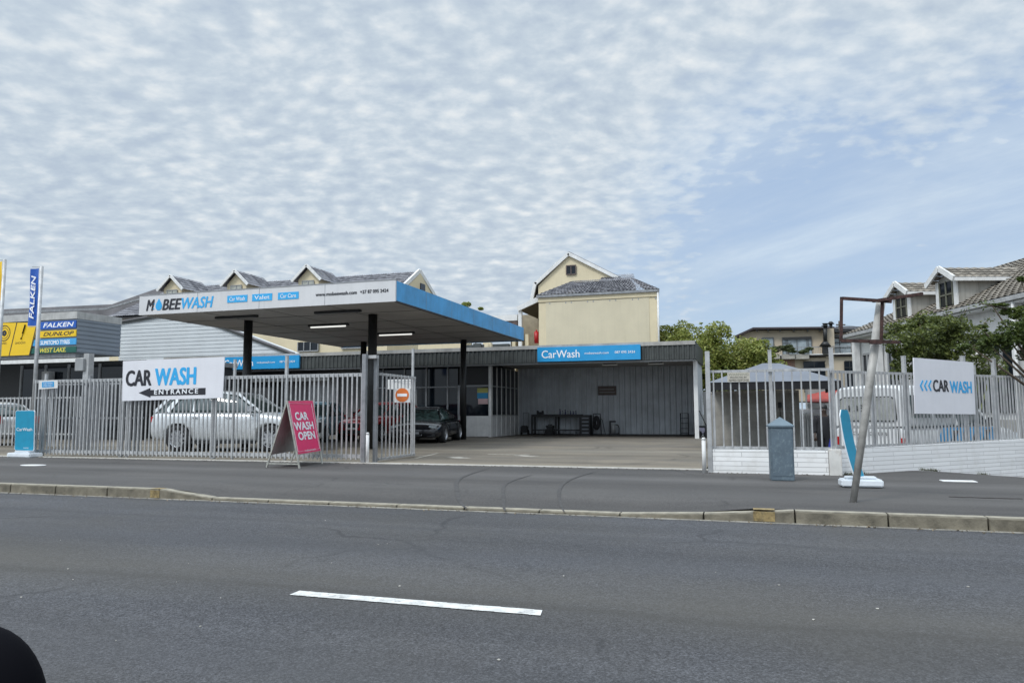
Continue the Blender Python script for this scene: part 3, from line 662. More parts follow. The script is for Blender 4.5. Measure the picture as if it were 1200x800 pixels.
# ================================================================== LEANING POLE WITH FRAME
PL = thing('sign_pole', 'leaning grey pole holding an empty rusty sign frame', 'pole', G(998,588))
b0 = G(998,588)+Vector((0,0,-.1)); b1 = AT(1032.5,352, 9.75)
bm = new(); cyl(bm, b0, b1, .038, .052, 20); obj('pole', bm, mat('old grey steel', (.34,.33,.31), .6, .1, var=.25, vs=5, streak=.5), PL)
Yf = 9.62
def fp(px, py, dy=0): return AT(px, py, Yf+dy)
for (a, b, w) in (((987,349.5,0),(1045,353.3,0),.036),((986.2,348,0),(985.6,400,0),.034),((985.6,398.8,0),(1053,401.0,0),.036),((1034,353,.03),(1032.6,400,.03),.034),((1023,352.8,.06),(1081,344.2,-.35),.034)):
    bm = new(); bar(bm, fp(*a), fp(*b), w, w); obj('frame_bar', bm, M['rust'], PL)
bm = new(); bar(bm, fp(1052,401,0), fp(1054,401.2,.3), .03); bar(bm, fp(1019,400.5,.0), fp(1033,400.5,.0), .06, .05); obj('bracket', bm, M['rust'], PL)
# tilted teal sign beside the pole
T = thing('pavement_sign', 'narrow tilted teal pavement sign in a white base behind the leaning pole', 'sign', (1.40,11.55,0), group='teal pavement signs in white plastic bases')
pb = Plane((1.43,11.55,0), R(4)); bm = new(); pb.board(bm, -.28, .26, .015, .115, -.14, .15); pb.board(bm, -.22, .2, .115, .15, -.09, .09); obj('base', bm, M['plastic'], T, bevel=.03)
bm = new(); pb.board(bm, -.10, .05, 0, .03, -.155, .1); obj('base_slot', bm, M['trim'], T)
pl = Plane((1.385,11.55,.10), R(62)); h_ = .98
def curve_panel(bm, w, off, th):
    n = 12; prev = None
    for i in range(n+1):
        v = i/n; x = -.17*v - .03*math.sin(v*3.1); ww = w*(1 if v < .93 else 1-.35*((v-.93)/.07)**2)
        ring = [Vector((1.405+x, 11.5, .10+v*h_))+pl.U*(s*ww)+pl.Nn*d for s, d in ((-1,off),(1,off),(1,off+th),(-1,off+th))]
        ring = [bm.verts.new(q) for q in ring]
        if prev:
            for k in range(4): bm.faces.new((prev[k], prev[(k+1)%4], ring[(k+1)%4], ring[k]))
        else: bm.faces.new(ring)
        prev = ring
    bm.faces.new(prev[::-1])
bm = new(); curve_panel(bm, .155, 0, .02); obj('panel', bm, M['teal'], T)
bm = new(); curve_panel(bm, .170, .004, .012); obj('panel_edge', bm, M['plastic'], T)
bm = new(); c0 = Vector((1.405-.12, 11.5, .55))+pl.Nn*.022
prism(bm, [c0+pl.U*(.03*math.cos(i*.524))+Vector((0,0,.03*math.sin(i*.524))) for i in range(12)], pl.Nn*.004); obj('emblem', bm, M['wink'], T)
# ================================================================== CANOPY
CA = thing('forecourt_canopy', 'flat filling station canopy with white front and blue side fascia', 'canopy', (-13.1,23.4,0))
X0, X1, Y0, Y1, ZB, ZT = -17.38, -8.88, 17.58, 29.25, 4.0, 4.58
bm = new(); box(bm, X0+.06, X1-.06, Y0+.06, Y1-.06, ZB+.03, ZB+.10); obj('soffit', bm, M['soff'], CA)
bm = new()
for i in range(1, 6):
    y = Y0+i*1.95; box(bm, X0+.07, X1-.07, y-.012, y+.012, ZB+.022, ZB+.029)
for i in range(1, 4):
    x = X0+i*2.1; box(bm, x-.01, x+.01, Y0+.07, Y1-.07, ZB+.024, ZB+.0285)
obj('soffit_joint', bm, M['dark'], CA)
bm = new(); box(bm, X0+.06, X1-.06, Y0+.06, Y1-.06, ZB+.10, ZT-.08); obj('roof_slab', bm, M['sheet'], CA)
bm = new(); box(bm, X0, X1-.002, Y0, Y0+.055, ZB, ZT); o = obj('front_fascia', bm, M['canw'], CA)
bm = new(); box(bm, X0+.0, X0+.055, Y0+.057, Y1, ZB, ZT); obj('side_fascia', bm, M['canw'], CA)
bm = new(); box(bm, X1-.055, X1, Y0+.057, Y1, ZB+.03, ZT-.02); obj('side_fascia', bm, M['bluefas'], CA, label='blue side fascia facing right')
bm = new(); box(bm, X1-.058, X1+.004, Y0+.05, Y1+.004, ZB-.01, ZB+.028); obj('drip_edge', bm, M['trim'], CA)
bm = new(); box(bm, X0+.057, X1-.06, Y1-.055, Y1, ZB, ZT-.02); obj('rear_fascia', bm, M['bluefas'], CA)
bm = new(); box(bm, X0-.01, X1+.01, Y0-.012, Y0+.06, ZT, ZT+.02); obj('fascia_cap', bm, M['frame'], CA)
bm = new()
for i in range(1, 4): box(bm, X0+i*2.12-.006, X0+i*2.12+.006, Y0-.003, Y0+.01, ZB+.01, ZT-.002)
for i in range(1, 6): box(bm, X1-.01, X1+.003, Y0+i*1.95-.007, Y0+i*1.95+.007, ZB+.032, ZT-.022)
obj('fascia_joint', bm, M['galvd'], CA)
for x, y, r in ((-15.29,19.95,.135),(-10.80,19.9,.135),(-15.39,27.6,.125),(-11.1,28.1,.125)):
    bm = new(); cyl(bm, (x,y,0), (x,y,ZB+.03), r, n=24); obj('column', bm, M['blk'], CA)
pn = Plane((0,Y0-.002,0))
def fl(t, a, b, c, d, mt, **k): return letpx(t, pn, a, b, c, d, mt, CA, n=.006, skew=.0, **k)
def fz(t, a, b, z0, z1, mt, **k):
    ua, _ = pn.uv(a, 350); ub, _ = pn.uv(b, 350); return lettering(t, pn, ua, ub, z0, z1, mt, CA, n=.006, **k)
fz('M', 172.3, 181.2, 4.12, 4.44, M['ink'], bold=.05, shear=.25)
bm = new(); u_, _ = pn.uv(186.3, 355)
q = [(u_, 4.47), (u_+.055, 4.385), (u_+.10, 4.31), (u_+.12, 4.24), (u_+.10, 4.17), (u_+.05, 4.12), (u_-.05, 4.12), (u_-.10, 4.17), (u_-.12, 4.24), (u_-.10, 4.31), (u_-.055, 4.385)]
pn.poly(bm, q, .001, .007); box(bm, pn.P(u_-.18,0).x, pn.P(u_-.15,0).x, Y0-.008, Y0-.002, 4.30, 4.33); box(bm, pn.P(u_-.20,0).x, pn.P(u_-.17,0).x, Y0-.008, Y0-.002, 4.15, 4.18)
obj('drop_emblem', bm, M['bink'], CA)
fz('BEE', 191, 212.7, 4.12, 4.43, M['ink'], bold=.05, shear=.22)
fz('WASH', 213.4, 250, 4.12, 4.44, M['bink'], bold=.04, shear=.22)
for t, a, b in (('Car Wash',266.5,290),('Valet',295.6,319),('Car Care',325.8,350)):
    ua, _ = pn.uv(a, 350); ub, _ = pn.uv(b, 350); bm = new(); pn.board(bm, ua, ub, 4.22, 4.42, .001, .008); obj('badge', bm, M['bink'], CA)
    m_ = (ub-ua)*.12; lettering(t, pn, ua+m_, ub-m_, 4.265, 4.375, M['wink'], CA, n=.012, bold=.01)
fz('www.mobeewash.com', 370, 418, 4.255, 4.35, M['ink'], bold=.05); fz('+27 87 095 2424', 422, 455, 4.26, 4.35, M['ink'], bold=.05)
for i, (x, y, on) in enumerate(((-14.85,18.8,0),(-11.35,18.8,0),(-13.35,21.55,1),(-13.5,25.65,1),(-10.6,23.6,0))):
    place = ('near the front left column','near the front right column','ahead of the middle of the slab','towards the rear of the slab','between the right hand columns')[i]
    if i == 3: x, y = -12.4, 24.6
    if i == 4: continue
    t = thing('strip_light', ('lit' if on else 'unlit')+' strip light under the canopy '+place, 'light', (x,y,ZB), group='strip lights under the canopy')
    bm = new(); box(bm, x-.76, x+.76, y-.06, y+.06, ZB-.045, ZB+.02); obj('housing', bm, M['trim'], t, bevel=.01)
    if on: bm = new(); cyl(bm, (x-.66,y-.02,ZB-.065), (x+.66,y-.02,ZB-.065), .028, n=10); obj('tube', bm, M['tubeon'], t)
    else: bm = new(); box(bm, x-.7, x+.7, y-.045, y+.045, ZB-.055, ZB-.046); obj('diffuser', bm, mat('dusty diffuser', (.16,.16,.155), .4), t)
# ================================================================== WORKSHOP
WK = thing('workshop_building', 'low dark clad car wash workshop with open bay and glazed office', 'building', (-11,32.7,0))
def corr(bm, x0, x1, y, z0, z1, pitch=.2, amp=.035, flat=.5):
    n = int(round((x1-x0)/pitch)); p = (x1-x0)/n; pts = []
    for i in range(n):
        a = x0+i*p; pts += [(a, y), (a+p*(flat-.12), y), (a+p*flat, y-amp), (a+p*(1-.12), y-amp)]
    pts.append((x1, y)); lo = [bm.verts.new((x, yy, z0)) for x, yy in pts]; hi = [bm.verts.new((x, yy, z1)) for x, yy in pts]
    for i in range(len(pts)-1): bm.faces.new((lo[i], lo[i+1], hi[i+1], hi[i]))
FX0, FX1, FY = -28.2, -2.08, 30.3
bm = new(); corr(bm, FX0, FX1, FY, 3.17, 3.74, .20); obj('fascia_cladding', bm, M['dark'], WK)
bm = new(); box(bm, FX0, FX1, FY+.01, FY+.3, 3.17, 3.73); obj('fascia_beam', bm, M['dark'], WK)
bm = new(); box(bm, FX0, FX1+.02, FY-.06, FY+.35, 3.745, 3.90); obj('parapet', bm, mat('pale concrete coping', (.36,.35,.33), .8, var=.15, vs=2, streak=.3), WK)
bm = new(); box(bm, FX1, FX1+.03, FY, 35.3, 3.17, 3.88); obj('side_fascia', bm, M['dark'], WK)
bm = new(); box(bm, FX0, FX1-.01, FY+.36, 35.4, 3.5, 3.6); obj('roof', bm, M['sheet'], WK)
bm = new(); box(bm, -11.0, FX1-.02, FY+.3, 35.2, 3.22, 3.25); obj('ceiling', bm, M['soff'], WK)
bm = new(); box(bm, FX0, FX1, FY+.05, FY+.28, 3.10, 3.165); obj('lintel', bm, M['frame'], WK)
bm = new(); corr(bm, -10.95, -2.25, 35.2, 0, 3.25, .26, .075, .62); box(bm, -11.0, -2.2, 35.24, 35.4, 0, 3.5); obj('rear_wall', bm, M['ribs'], WK)
bm = new(); box(bm, -10.45, -2.3, 35.10, 35.15, 0, .05); obj('skirting', bm, M['blk'], WK)
bm = new(); box(bm, -2.22, -2.06, 31.1, 31.26, 0, 3.17); obj('corner_post', bm, M['wpaint'], WK)
bm = new(); corr(bm, 31.3, 35.2, 0, 0, 3.2, .26, .03)
for v in bm.verts: v.co = Vector((-2.12+v.co.y*.5, v.co.x, v.co.z))
obj('side_wall', bm, M['ribs'], WK)
# office: front bay, glazed side
OX0, OX1, OY = -20.0, -10.98, 31.1
bm = new(); box(bm, OX1-.09, OX1+.03, OY-.05, OY+.07, 0, 3.15); obj('corner_post', bm, M['wpaint'], WK)
bm = new(); box(bm, -12.55, OX1-.1, OY, OY+.05, .02, .93); obj('door_panel', bm, M['wpaint'], WK)
bm = new(); box(bm, -12.55, -12.45, OY-.02, OY-.003, 0, 2.3); obj('mullion', bm, M['frame'], WK)
bm = new(); box(bm, -12.50, OX1-.1, OY-.03, OY+.01, 2.22, 2.30); obj('transom', bm, M['frame'], WK)
bm = new(); box(bm, -12.44, OX1-.1, OY+.02, OY+.04, .94, 2.22); obj('window', bm, M['glass'], WK)
bm = new(); box(bm, -12.5, OX1-.1, OY+.02, OY+.05, 2.31, 3.12); obj('top_light', bm, M['trim'], WK)
for x in (-13.05, -14.1, -15.2, -16.3, -17.4):
    bm = new(); box(bm, x-.035, x+.035, OY-.02, OY+.02, .0, 3.12); obj('mullion', bm, M['frame'], WK)
bm = new(); box(bm, -17.4, -12.56, OY+.03, OY+.06, .0, 3.12); obj('window', bm, M['glass'], WK)
bm = new(); box(bm, -17.4, -12.57, OY-.018, OY+.018, 2.2, 2.26); obj('transom', bm, M['frame'], WK)
bm = new(); box(bm, -15.15, -14.55, OY+.0, OY+.02, .95, 2.16); obj('door_poster', bm, mat('pale door panel', (.33,.34,.34), .6), WK)
for (x0, x1, z0, z1, c) in ((-11.62,-11.12,1.95,2.16,(.42,.42,.12)),(-11.62,-11.12,1.70,1.95,(.02,.22,.42)),(-11.58,-11.12,1.45,1.69,(.5,.35,.36))):
    bm = new(); box(bm, x0, x1, OY-.004, OY+.016, z0, z1); obj('window_poster', bm, mat('poster', c, .6), WK)
# glazed side of office facing the bay
n_ = 6
for i in range(n_+1):
    y = OY+.12+i*(4.0/n_); bm = new(); box(bm, OX1-.03, OX1+.03, y-.03, y+.03, 0, 3.12); obj('mullion', bm, M['wpaint'] , WK)
bm = new(); box(bm, OX1-.02, OX1+.0, OY+.1, 35.1, .0, .93); obj('dado_panel', bm, mat('grey dado', (.62,.62,.63), .6, var=.1), WK)
bm = new(); box(bm, OX1-.015, OX1+.005, OY+.1, 35.1, .94, 3.1); obj('window', bm, M['glass'], WK)
for z in (.93, 2.22): bm = new(); box(bm, OX1-.032, OX1+.02, OY+.1, 35.1, z, z+.05); obj('transom', bm, M['frame'], WK)
# left part: wall, roller doors
bm = new(); box(bm, FX0, -17.45, 31.6, 31.8, 0, 3.3); obj('front_wall', bm, mat('grey wall', (.13,.13,.135), .8, streak=.3), WK)
bm = new(); box(bm, OX0+2.5, OX1-.2, 33.4, 33.5, 0, 3.3); obj('inner_wall', bm, M['dark'], WK)
bm = new(); box(bm, FX0, OX1-.2, 35.1, 35.3, 0, 3.6); obj('back_wall', bm, M['concg'], WK)
bm = new(); box(bm, FX0, FX0+.2, 30.6, 35.1, 0, 3.4); obj('end_wall', bm, M['concg'], WK)
bm = new(); corr(bm, -20.6, -18.9, 31.55, 0, 2.85, .15, .03); obj('roller_door', bm, mat('pale roller door', (.33,.34,.35), .6), WK)
bm = new(); corr(bm, -26.5, -22.0, 31.55, 0, 2.6, .3, .03); obj('roller_door', bm, M['blk'], WK)
bm = new(); box(bm, -24.0, -19.2, 31.0, 31.5, 2.62, 2.85); obj('lintel', bm, mat('pale beam', (.42,.42,.41), .7), WK)
def bigsign(x0, x1, label):
    t = thing('shop_sign', label, 'sign', ((x0+x1)/2, 30.2, 3.18)); z0, z1 = 3.19, 3.80
    bm = new(); box(bm, x0, x1, 30.12, 30.225, z0, z1); obj('sign_board', bm, M['blue'], t, bevel=.006)
    p = Plane((0,30.115,0)); w = x1-x0
    lettering('CarWash', p, x0+w*.045, x0+w*.42, z0+.15, z0+.47, M['wink'], t, n=.004, bold=.015)
    lettering('mobeewash.com', p, x0+w*.47, x0+w*.70, z0+.27, z0+.36, M['wink'], t, n=.004, bold=.01)
    lettering('087 095 2424', p, x0+w*.76, x0+w*.95, z0+.27, z0+.37, M['wink'], t, n=.004, bold=.015)
bigsign(-8.55, -4.21, 'blue car wash sign over the open bay at the right')
bigsign(-24.6, -20.2, 'blue car wash sign on the workshop fascia behind the left canopy column')
for x, s in ((-5.7, 'left'), (-3.75, 'right')):
    t = thing('bay_light', f'small white tube light under the bay ceiling, {s} of the two', 'light', (x,31.2,3.1)); bm = new(); box(bm, x-.35, x+.3, 31.5, 31.58, 3.06, 3.11); obj('tube', bm, M['wpaint'], t)
    bm = new(); box(bm, x-.3, x+.25, 31.49, 31.59, 3.115, 3.21); obj('housing', bm, M['trim'], t)
pn = Plane((0,35.12,0)); ua, vb = pn.uv(701, 463); ub, vt = pn.uv(722, 452)
t = thing('wall_plaque', 'brown notice board on the ribbed rear wall of the bay', 'board', pn.P((ua+ub)/2, vb))
bm = new(); pn.board(bm, ua, ub, vb, vt, 0, .03); obj('board', bm, mat('brown board', (.12,.095,.085), .7, var=.2), t); bm = new(); pn.board(bm, ua+.06, ub-.06, vb+.12, vb+.15, .031, .035); pn.board(bm, ua+.06, ub-.1, vb+.26, vb+.29, .031, .035); obj('text_line', bm, M['frame'], t)
# ---- things in the bay
YB = 34.6
def XB(px): return AT(px, 490, YB).x
WB = thing('workbench', 'long dark metal workbench against the ribbed rear wall', 'workbench', (XB(652), YB, 0))
bx0, bx1 = XB(624.5), XB(682); bm = new(); box(bm, bx0, bx1, YB-.3, YB+.3, .86, .98); obj('top', bm, M['trim'], WB)
for x in (bx0+.03, XB(653), bx1-.03):
    for y in (YB-.27, YB+.27): bm = new(); box(bm, x-.035, x+.035, y-.035, y+.035, 0, .86); obj('leg', bm, M['trim'], WB)
bm = new(); box(bm, bx0, bx1, YB-.27, YB-.23, .22, .26); box(bm, bx0, bx1, YB+.23, YB+.27, .22, .26); obj('shelf_rail', bm, M['trim'], WB)
t = thing('drawer_cabinet', 'dark tool cabinet with pale drawer fronts at the right end of the workbench', 'cabinet', (XB(687), YB, 0))
cx0, cx1 = XB(682.2), XB(692.5); bm = new(); box(bm, cx0, cx1, YB-.3, YB+.3, .0, .95); obj('body', bm, M['trim'], t)
for i in range(5): bm = new(); box(bm, cx0+.05, cx1-.05, YB-.325, YB-.302, .09+i*.17, .15+i*.17); obj('drawer', bm, mat('drawer handle', (.2,.22,.25), .5), t)
def lump(name, label, cat, parts, mt='trim', group=None):
    x0, y0, z0 = parts[0][1][:3]; t = thing(name, label, cat, (x0, y0, z0), group)
    for nm, (x, y, z, sx, sy, sz), *mm in parts:
        bm = new(); box(bm, x-sx/2, x+sx/2, y-sy/2, y+sy/2, z, z+sz); obj(nm, bm, M[mm[0]] if mm else M[mt], t, bevel=min(sx, sy, sz)*.2)
    return t
lump('pump_unit', 'black pump unit standing on the floor under the workbench', 'machine', [('body', (XB(644.5), YB, 0, .45, .35, .36)), ('lid', (XB(644.5), YB, .36, .38, .3, .09)), ('handle', (XB(644.5), YB, .46, .2, .04, .05))])
lump('bench_grinder', 'dark bench grinder at the left end of the workbench top', 'tool', [('motor', (XB(633), YB, .98, .22, .16, .12)), ('wheel', (XB(630.2), YB, .98, .05, .2, .18)), ('wheel', (XB(636), YB, .98, .05, .2, .18))])
for i in range(7):
    x = XB(657+i*3.1); h = random.uniform(.14, .26); t = thing('spray_bottle', 'small spray bottle in the row on the workbench top', 'bottle', (x, YB-.1, .98), 'spray bottles on the workbench')
    bm = new(); cyl(bm, (x,YB-.1,.98), (x,YB-.1,.98+h*.65), .035, .03, 10); cyl(bm, (x,YB-.1,.98+h*.65), (x,YB-.1,.98+h*.85), .014, n=8); obj('bottle_body', bm, mat('bottle plastic', random.choice(((.05,.06,.14),(.3,.32,.34),(.03,.03,.04),(.1,.13,.2))), .4), t)
    bm = new(); box(bm, x-.035, x+.02, YB-.12, YB-.08, .98+h*.85, .98+h); obj('trigger', bm, M['trim'], t)
# hose reel
x = XB(699.5); t = thing('hose_reel', 'black hose reel on a stand right of the tool cabinet', 'hose reel', (x, YB, 0))
Mh = Matrix.Translation((x, YB-.1, .58)) @ Matrix.Rotation(R(90), 4, 'X')
bm = new(); lathe(bm, [(.08,-.1),(.24,-.1),(.27,-.06),(.27,.06),(.24,.1),(.08,.1)], Mh, 20)
for v in bm.verts: v.co.x = x+(v.co.x-x)*.62; v.co.z = .58+(v.co.z-.58)*1.25
obj('drum', bm, M['rubber'], t)
bm = new(); tube(bm, [(x-.2,YB,0),(x-.16,YB,1.0),(x+.16,YB,1.0),(x+.2,YB,0)], .02); obj('stand', bm, M['trim'], t)
bm = new(); tube(bm, [(x+.15,YB-.1,.85),(x+.28,YB-.12,.7),(x+.34,YB-.12,.4),(x+.42,YB-.15,.05),(x+.7,YB-.18,.03)], .014); obj('hose', bm, M['trim'], t)
x = XB(719); t = thing('vacuum_cleaner', 'dark upright vacuum cleaner with pale drum by the ribbed wall', 'vacuum cleaner', (x, YB, 0))
bm = new(); box(bm, x-.2, x-.13, YB-.05, YB+.05, 0, .62); box(bm, x-.2, x+.1, YB-.05, YB+.05, .6, .68); obj('frame', bm, M['trim'], t, bevel=.01)
bm = new(); cyl(bm, (x-.02,YB,.12), (x-.02,YB,.52), .10, .09, 14); obj('drum', bm, M['galv'], t)
bm = new(); tube(bm, [(x+.08,YB,.5),(x+.2,YB,.48),(x+.25,YB,.35),(x+.24,YB,.1),(x+.12,YB,.05)], .022); obj('hose', bm, M['trim'], t)
bm = new(); box(bm, x-.22, x+.25, YB-.12, YB+.12, .0, .1); obj('base', bm, M['trim'], t, bevel=.02)
x0, x1 = XB(797.5), XB(806.5); t = thing('wire_rack', 'thin dark metal shelf rack standing by the right post of the bay', 'rack', ((x0+x1)/2, YB, 0))
bm = new()
for x in (x0, x1):
    for y in (YB-.12, YB+.12): cyl(bm, (x,y,0), (x,y,1.02), .014, n=8)
obj('upright', bm, M['trim'], t)
for z in (.12, .32, .55, .78, 1.0): bm = new(); box(bm, x0, x1, YB-.13, YB+.13, z, z+.02); obj('shelf', bm, M['trim'], t)
x = XB(616.5); t = thing('pressure_washer', 'dark pressure washer trolley left of the workbench', 'machine', (x, YB-.2, 0))
bm = new(); box(bm, x-.17, x+.15, YB-.4, YB-.1, .12, .45); obj('body', bm, M['trim'], t, bevel=.04)
bm = new(); tube(bm, [(x-.12,YB-.05,.3),(x-.14,YB,1.05),(x+.14,YB,1.05),(x+.12,YB-.05,.3)], .016); obj('handle', bm, M['galvd'], t)
for s in (-.18, .16): bm = new(); cyl(bm, (x+s,YB-.25,.13), (x+s+.04,YB-.25,.13), .13, n=16); obj('wheel', bm, M['rubber'], t)
# cart right of the bay post
p = AT(823.5, 512, 32); t = thing('garden_cart', 'dark hand cart with bags between the bay and the gate post', 'cart', (p.x, 32, 0))
bm = new(); box(bm, p.x-.25, p.x+.3, 31.8, 32.2, .15, .5); obj('tray', bm, M['trim'], t, bevel=.02)
bm = new(); tube(bm, [(p.x+.2,32,.4),(p.x-.1,32,1.1),(p.x-.25,32,1.15)], .02); obj('handle', bm, M['trim'], t)
for s in (-.15, .2): bm = new(); cyl(bm, (p.x+s,31.78,.16), (p.x+s,31.74,.16), .15, n=16); obj('wheel', bm, M['rubber'], t)
bm = new(); box(bm, p.x-.15, p.x+.1, 31.75, 31.79, .18, .42); obj('bag', bm, mat('lilac bag', (.35,.33,.42), .6, var=.3, vs=15), t, bevel=.015)
# ================================================================== TYRE SHOP (far left)
TS = thing('tyre_shop', 'low shop with grey siding side and yellow and blue brand boards', 'building', (-32,24,0))
tx = -24.73
bm = new(); box(bm, -60, tx, 22.0, 24.1, 3.42, 4.72); obj('upper_wall', bm, M['siding'], TS)
bm = new(); box(bm, -60, tx+.03, 21.96, 24.12, 4.74, 5.02); obj('parapet', bm, mat('pale parapet', (.44,.44,.43), .7, streak=.3), TS)
bm = new()
for i in range(8): box(bm, tx+.002, tx+.022, 22.0, 24.1, 3.46+i*.17, 3.46+i*.17+.125)
obj('side_cladding', bm, M['siding'], TS)
bm = new(); box(bm, -60, tx-.05, 22.05, 22.4, 3.25, 3.41); obj('soffit_beam', bm, M['galvd'], TS)
bm = new(); box(bm, -60, -23.9, 24.6, 24.8, 0, 3.3); obj('front_wall', bm, M['trim'], TS)
for x in (-30.6, -29.2, -27.9, -26.2): bm = new(); box(bm, x-.04, x+.04, 24.5, 24.58, .3, 3.2); obj('mullion', bm, M['frame'], TS)
for x0, x1 in ((-30.5,-29.3),(-29.1,-28.0),(-27.8,-26.3),(-26.1,-24.6)): bm = new(); box(bm, x0, x1, 24.55, 24.58, .4, 3.1); obj('window', bm, M['glass'], TS)
x_ = AT(102.5, 440, 22.3).x; bm = new(); box(bm, x_-.13, x_+.13, 22.2, 22.45, 0, 3.4); obj('column', bm, M['galv'], TS)
bm = new(); x_ = AT(95.5, 420, 22.2).x; box(bm, x_-.22, x_+.22, 22.1, 22.4, 2.72, 3.2); obj('wall_unit', bm, M['frame'], TS, bevel=.02)
bm = new(); a = AT(52, 428, 24.3).x; b = AT(60, 428, 24.3).x; box(bm, a, b, 24.2, 24.5, 0, 2.9); obj('display_frame', bm, M['galv'], TS)
# link wing between tyre shop and gable hall
LW = thing('side_building', 'dark fronted low building with grey framed window behind the entrance sign', 'building', (-21,26,0))
bm = new(); box(bm, -26.2, -21.6, 26.6, 27.2, 0, 3.05); obj('wall', bm, M['trim'], LW)
bm = new(); box(bm, -24.6, -21.5, 26.0, 27.4, 3.05, 3.25); obj('roof', bm, M['galvd'], LW)
bm = new(); box(bm, -21.59, -19.2, 26.7, 27.0, 0, 2.15); obj('yard_screen', bm, M['trim'], LW)
for x0, x1 in ((-23.6,-21.9),):
    bm = new(); box(bm, x0, x1, 26.5, 26.57, .9, 2.9); obj('window', bm, M['glass'], LW)
    bm = new(); box(bm, x0-.06, x0+.02, 26.44, 26.5, .3, 3.0); box(bm, x0, x1, 26.44, 26.5, 2.88, 2.96); obj('window_frame', bm, M['frame'], LW)
bm = new(); box(bm, -24.3, -21.6, 26.3, 26.5, .45, .7); obj('low_rail', bm, M['galv'], LW)
p22 = Plane((0,21.985,0))
def shopboard(px0, px1, py0, py1, mtl, txt, tm, label, **k):
    ua, vb = p22.uv(px0, py1); ub, vt = p22.uv(px1, py0); t = thing('brand_board', label, 'sign', p22.P((ua+ub)/2, vb))
    bm = new(); p22.board(bm, ua, ub, vb, vt, 0, .03); obj('sign_board', bm, mtl, t)
    if txt: m_ = .06*(ub-ua); lettering(txt, p22, ua+m_*1.6, ub-m_, vb+(vt-vb)*.22, vb+(vt-vb)*.80, tm, t, n=.034, **k)
    return t
by = mat('yellow sign board', (.80,.52,.01), .45, var=.03); bb = mat('deep blue sign', (.01,.09,.42), .4, var=.04)
shopboard(47.5, 90, 375.2, 386, bb, 'FALKEN', M['wink'], 'dark blue board with white letters, topmost brand board', bold=.05, shear=.2)
shopboard(47.5, 90, 386.2, 395.8, by, 'DUNLOP', M['ink'], 'yellow board with black italic letters below the dark blue board', bold=.05, shear=.3)
shopboard(37, 90, 396, 405.6, M['bluefas'], None, None, 'light blue brand board below the yellow lettered board')
letpx('SUMITOMO TYRES', p22, 48.5, 82.5, 398.8, 403.4, M['wink'], bpy.data.objects[[o.name for o in bpy.data.objects if o.name.startswith('brand_board')][-1]], n=.034, bold=.035)
shopboard(34, 90, 405.8, 414.6, mat('dark green sign', (.005,.09,.07), .4), None, None, 'dark green board with yellow letters, lowest brand board')
letpx('WEST LAKE.', p22, 47.5, 78, 407.6, 412.6, mat('yellow ink', (.75,.65,.08), .5, var=0), bpy.data.objects[[o.name for o in bpy.data.objects if o.name.startswith('brand_board')][-1]], n=.034, bold=.035, shear=.2)
YBd = thing('yellow_board', 'yellow board with drawings of a brake disc and a shock absorber', 'sign', p22.P(p22.uv(20,417)[0], 3.4))
q = [p22.uv(*c) for c in ((-60,420),(36,415.8),(46,378),(-60,379))]; bm = new(); p22.poly(bm, q, .032, .045); obj('sign_board', bm, by, YBd)
bm = new(); q = [p22.uv(*c) for c in ((11.5,416.8),(12.4,416.8),(21.6,377.8),(20.7,377.8))]; p22.poly(bm, q, .046, .05); q = [p22.uv(*c) for c in ((35.3,415.6),(36.3,415.6),(45.4,378),(44.4,378))]; p22.poly(bm, q, .046, .05); obj('divider', bm, M['ink'], YBd)
cu_, cv_ = p22.uv(6.5, 390.5)
def ring2(bm, ra, rb, n=28):
    for i in range(n):
        a, b = 2*math.pi*i/n, 2*math.pi*(i+1)/n
        bm.faces.new([bm.verts.new(p22.P(cu_+r_*math.cos(t_), cv_+r_*math.sin(t_), .05)) for r_, t_ in ((ra,a),(rb,a),(rb,b),(ra,b))])
for ra_, rb_ in ((.285,.32),(.02,.12),(.20,.22)): bm = new(); ring2(bm, ra_, rb_); obj('drawn_ring', bm, M['ink'], YBd)
bm = new(); a, b = p22.P(*p22.uv(26.5,397), .052), p22.P(*p22.uv(31.5,380.5), .052); bar(bm, a.lerp(b,.35), b, .10, .006); bar(bm, a, b, .03, .006); bar(bm, a.lerp(b,-.05), a.lerp(b,.08), .09, .006); obj('absorber_drawing', bm, M['ink'], YBd)
letpx('BRAKES', p22, -1, 9, 401, 403.5, M['ink'], YBd, n=.05); letpx('SHOCKS', p22, 19, 31, 400.6, 403, M['ink'], YBd, n=.05)
# flag poles
def flagpole(px, ytop, ybot, label, mtl, flag, txt, tm, Yp=16.0):
    a, b = AT(px, ytop, Yp), AT(px-4.5, 480, Yp); x = a.x
    t = thing('flag_pole', label, 'flag pole', (x, Yp, 0)); bm = new(); cyl(bm, (x,Yp,0), (x,Yp,a.z), .055, .05, 12); obj('pole', bm, M['galv'], t)
    z1, z0 = a.z-.03, AT(px, ybot, Yp).z
    bm = new(); bar(bm, (x,Yp-.02,z1), (x-.34,Yp-.02,z1+.03), .02); bar(bm, (x,Yp-.02,z0), (x-.36,Yp-.02,z0), .02); obj('arm', bm, M['galv'], t)
    bm = new(); n = 10; w = .33; prev = None
    for i in range(n+1):
        zz = z0+.02+(z1-z0-.05)*i/n; rw = []
        for j in range(7):
            u = j/6; rw.append(bm.verts.new((x-.055-w*u, Yp-.02+.02*math.sin(u*6+i*.5), zz)))
        if prev:
            for j in range(6): bm.faces.new((prev[j], prev[j+1], rw[j+1], rw[j]))
        prev = rw
    f = obj('flag', bm, mtl, t, smooth=True)
    if txt: lettering(txt, Plane((x-.055, Yp-.048, 0)), -.25, -.09, z0+.22, z1-.24, tm, t, vert=True, bold=.05, shear=.2)
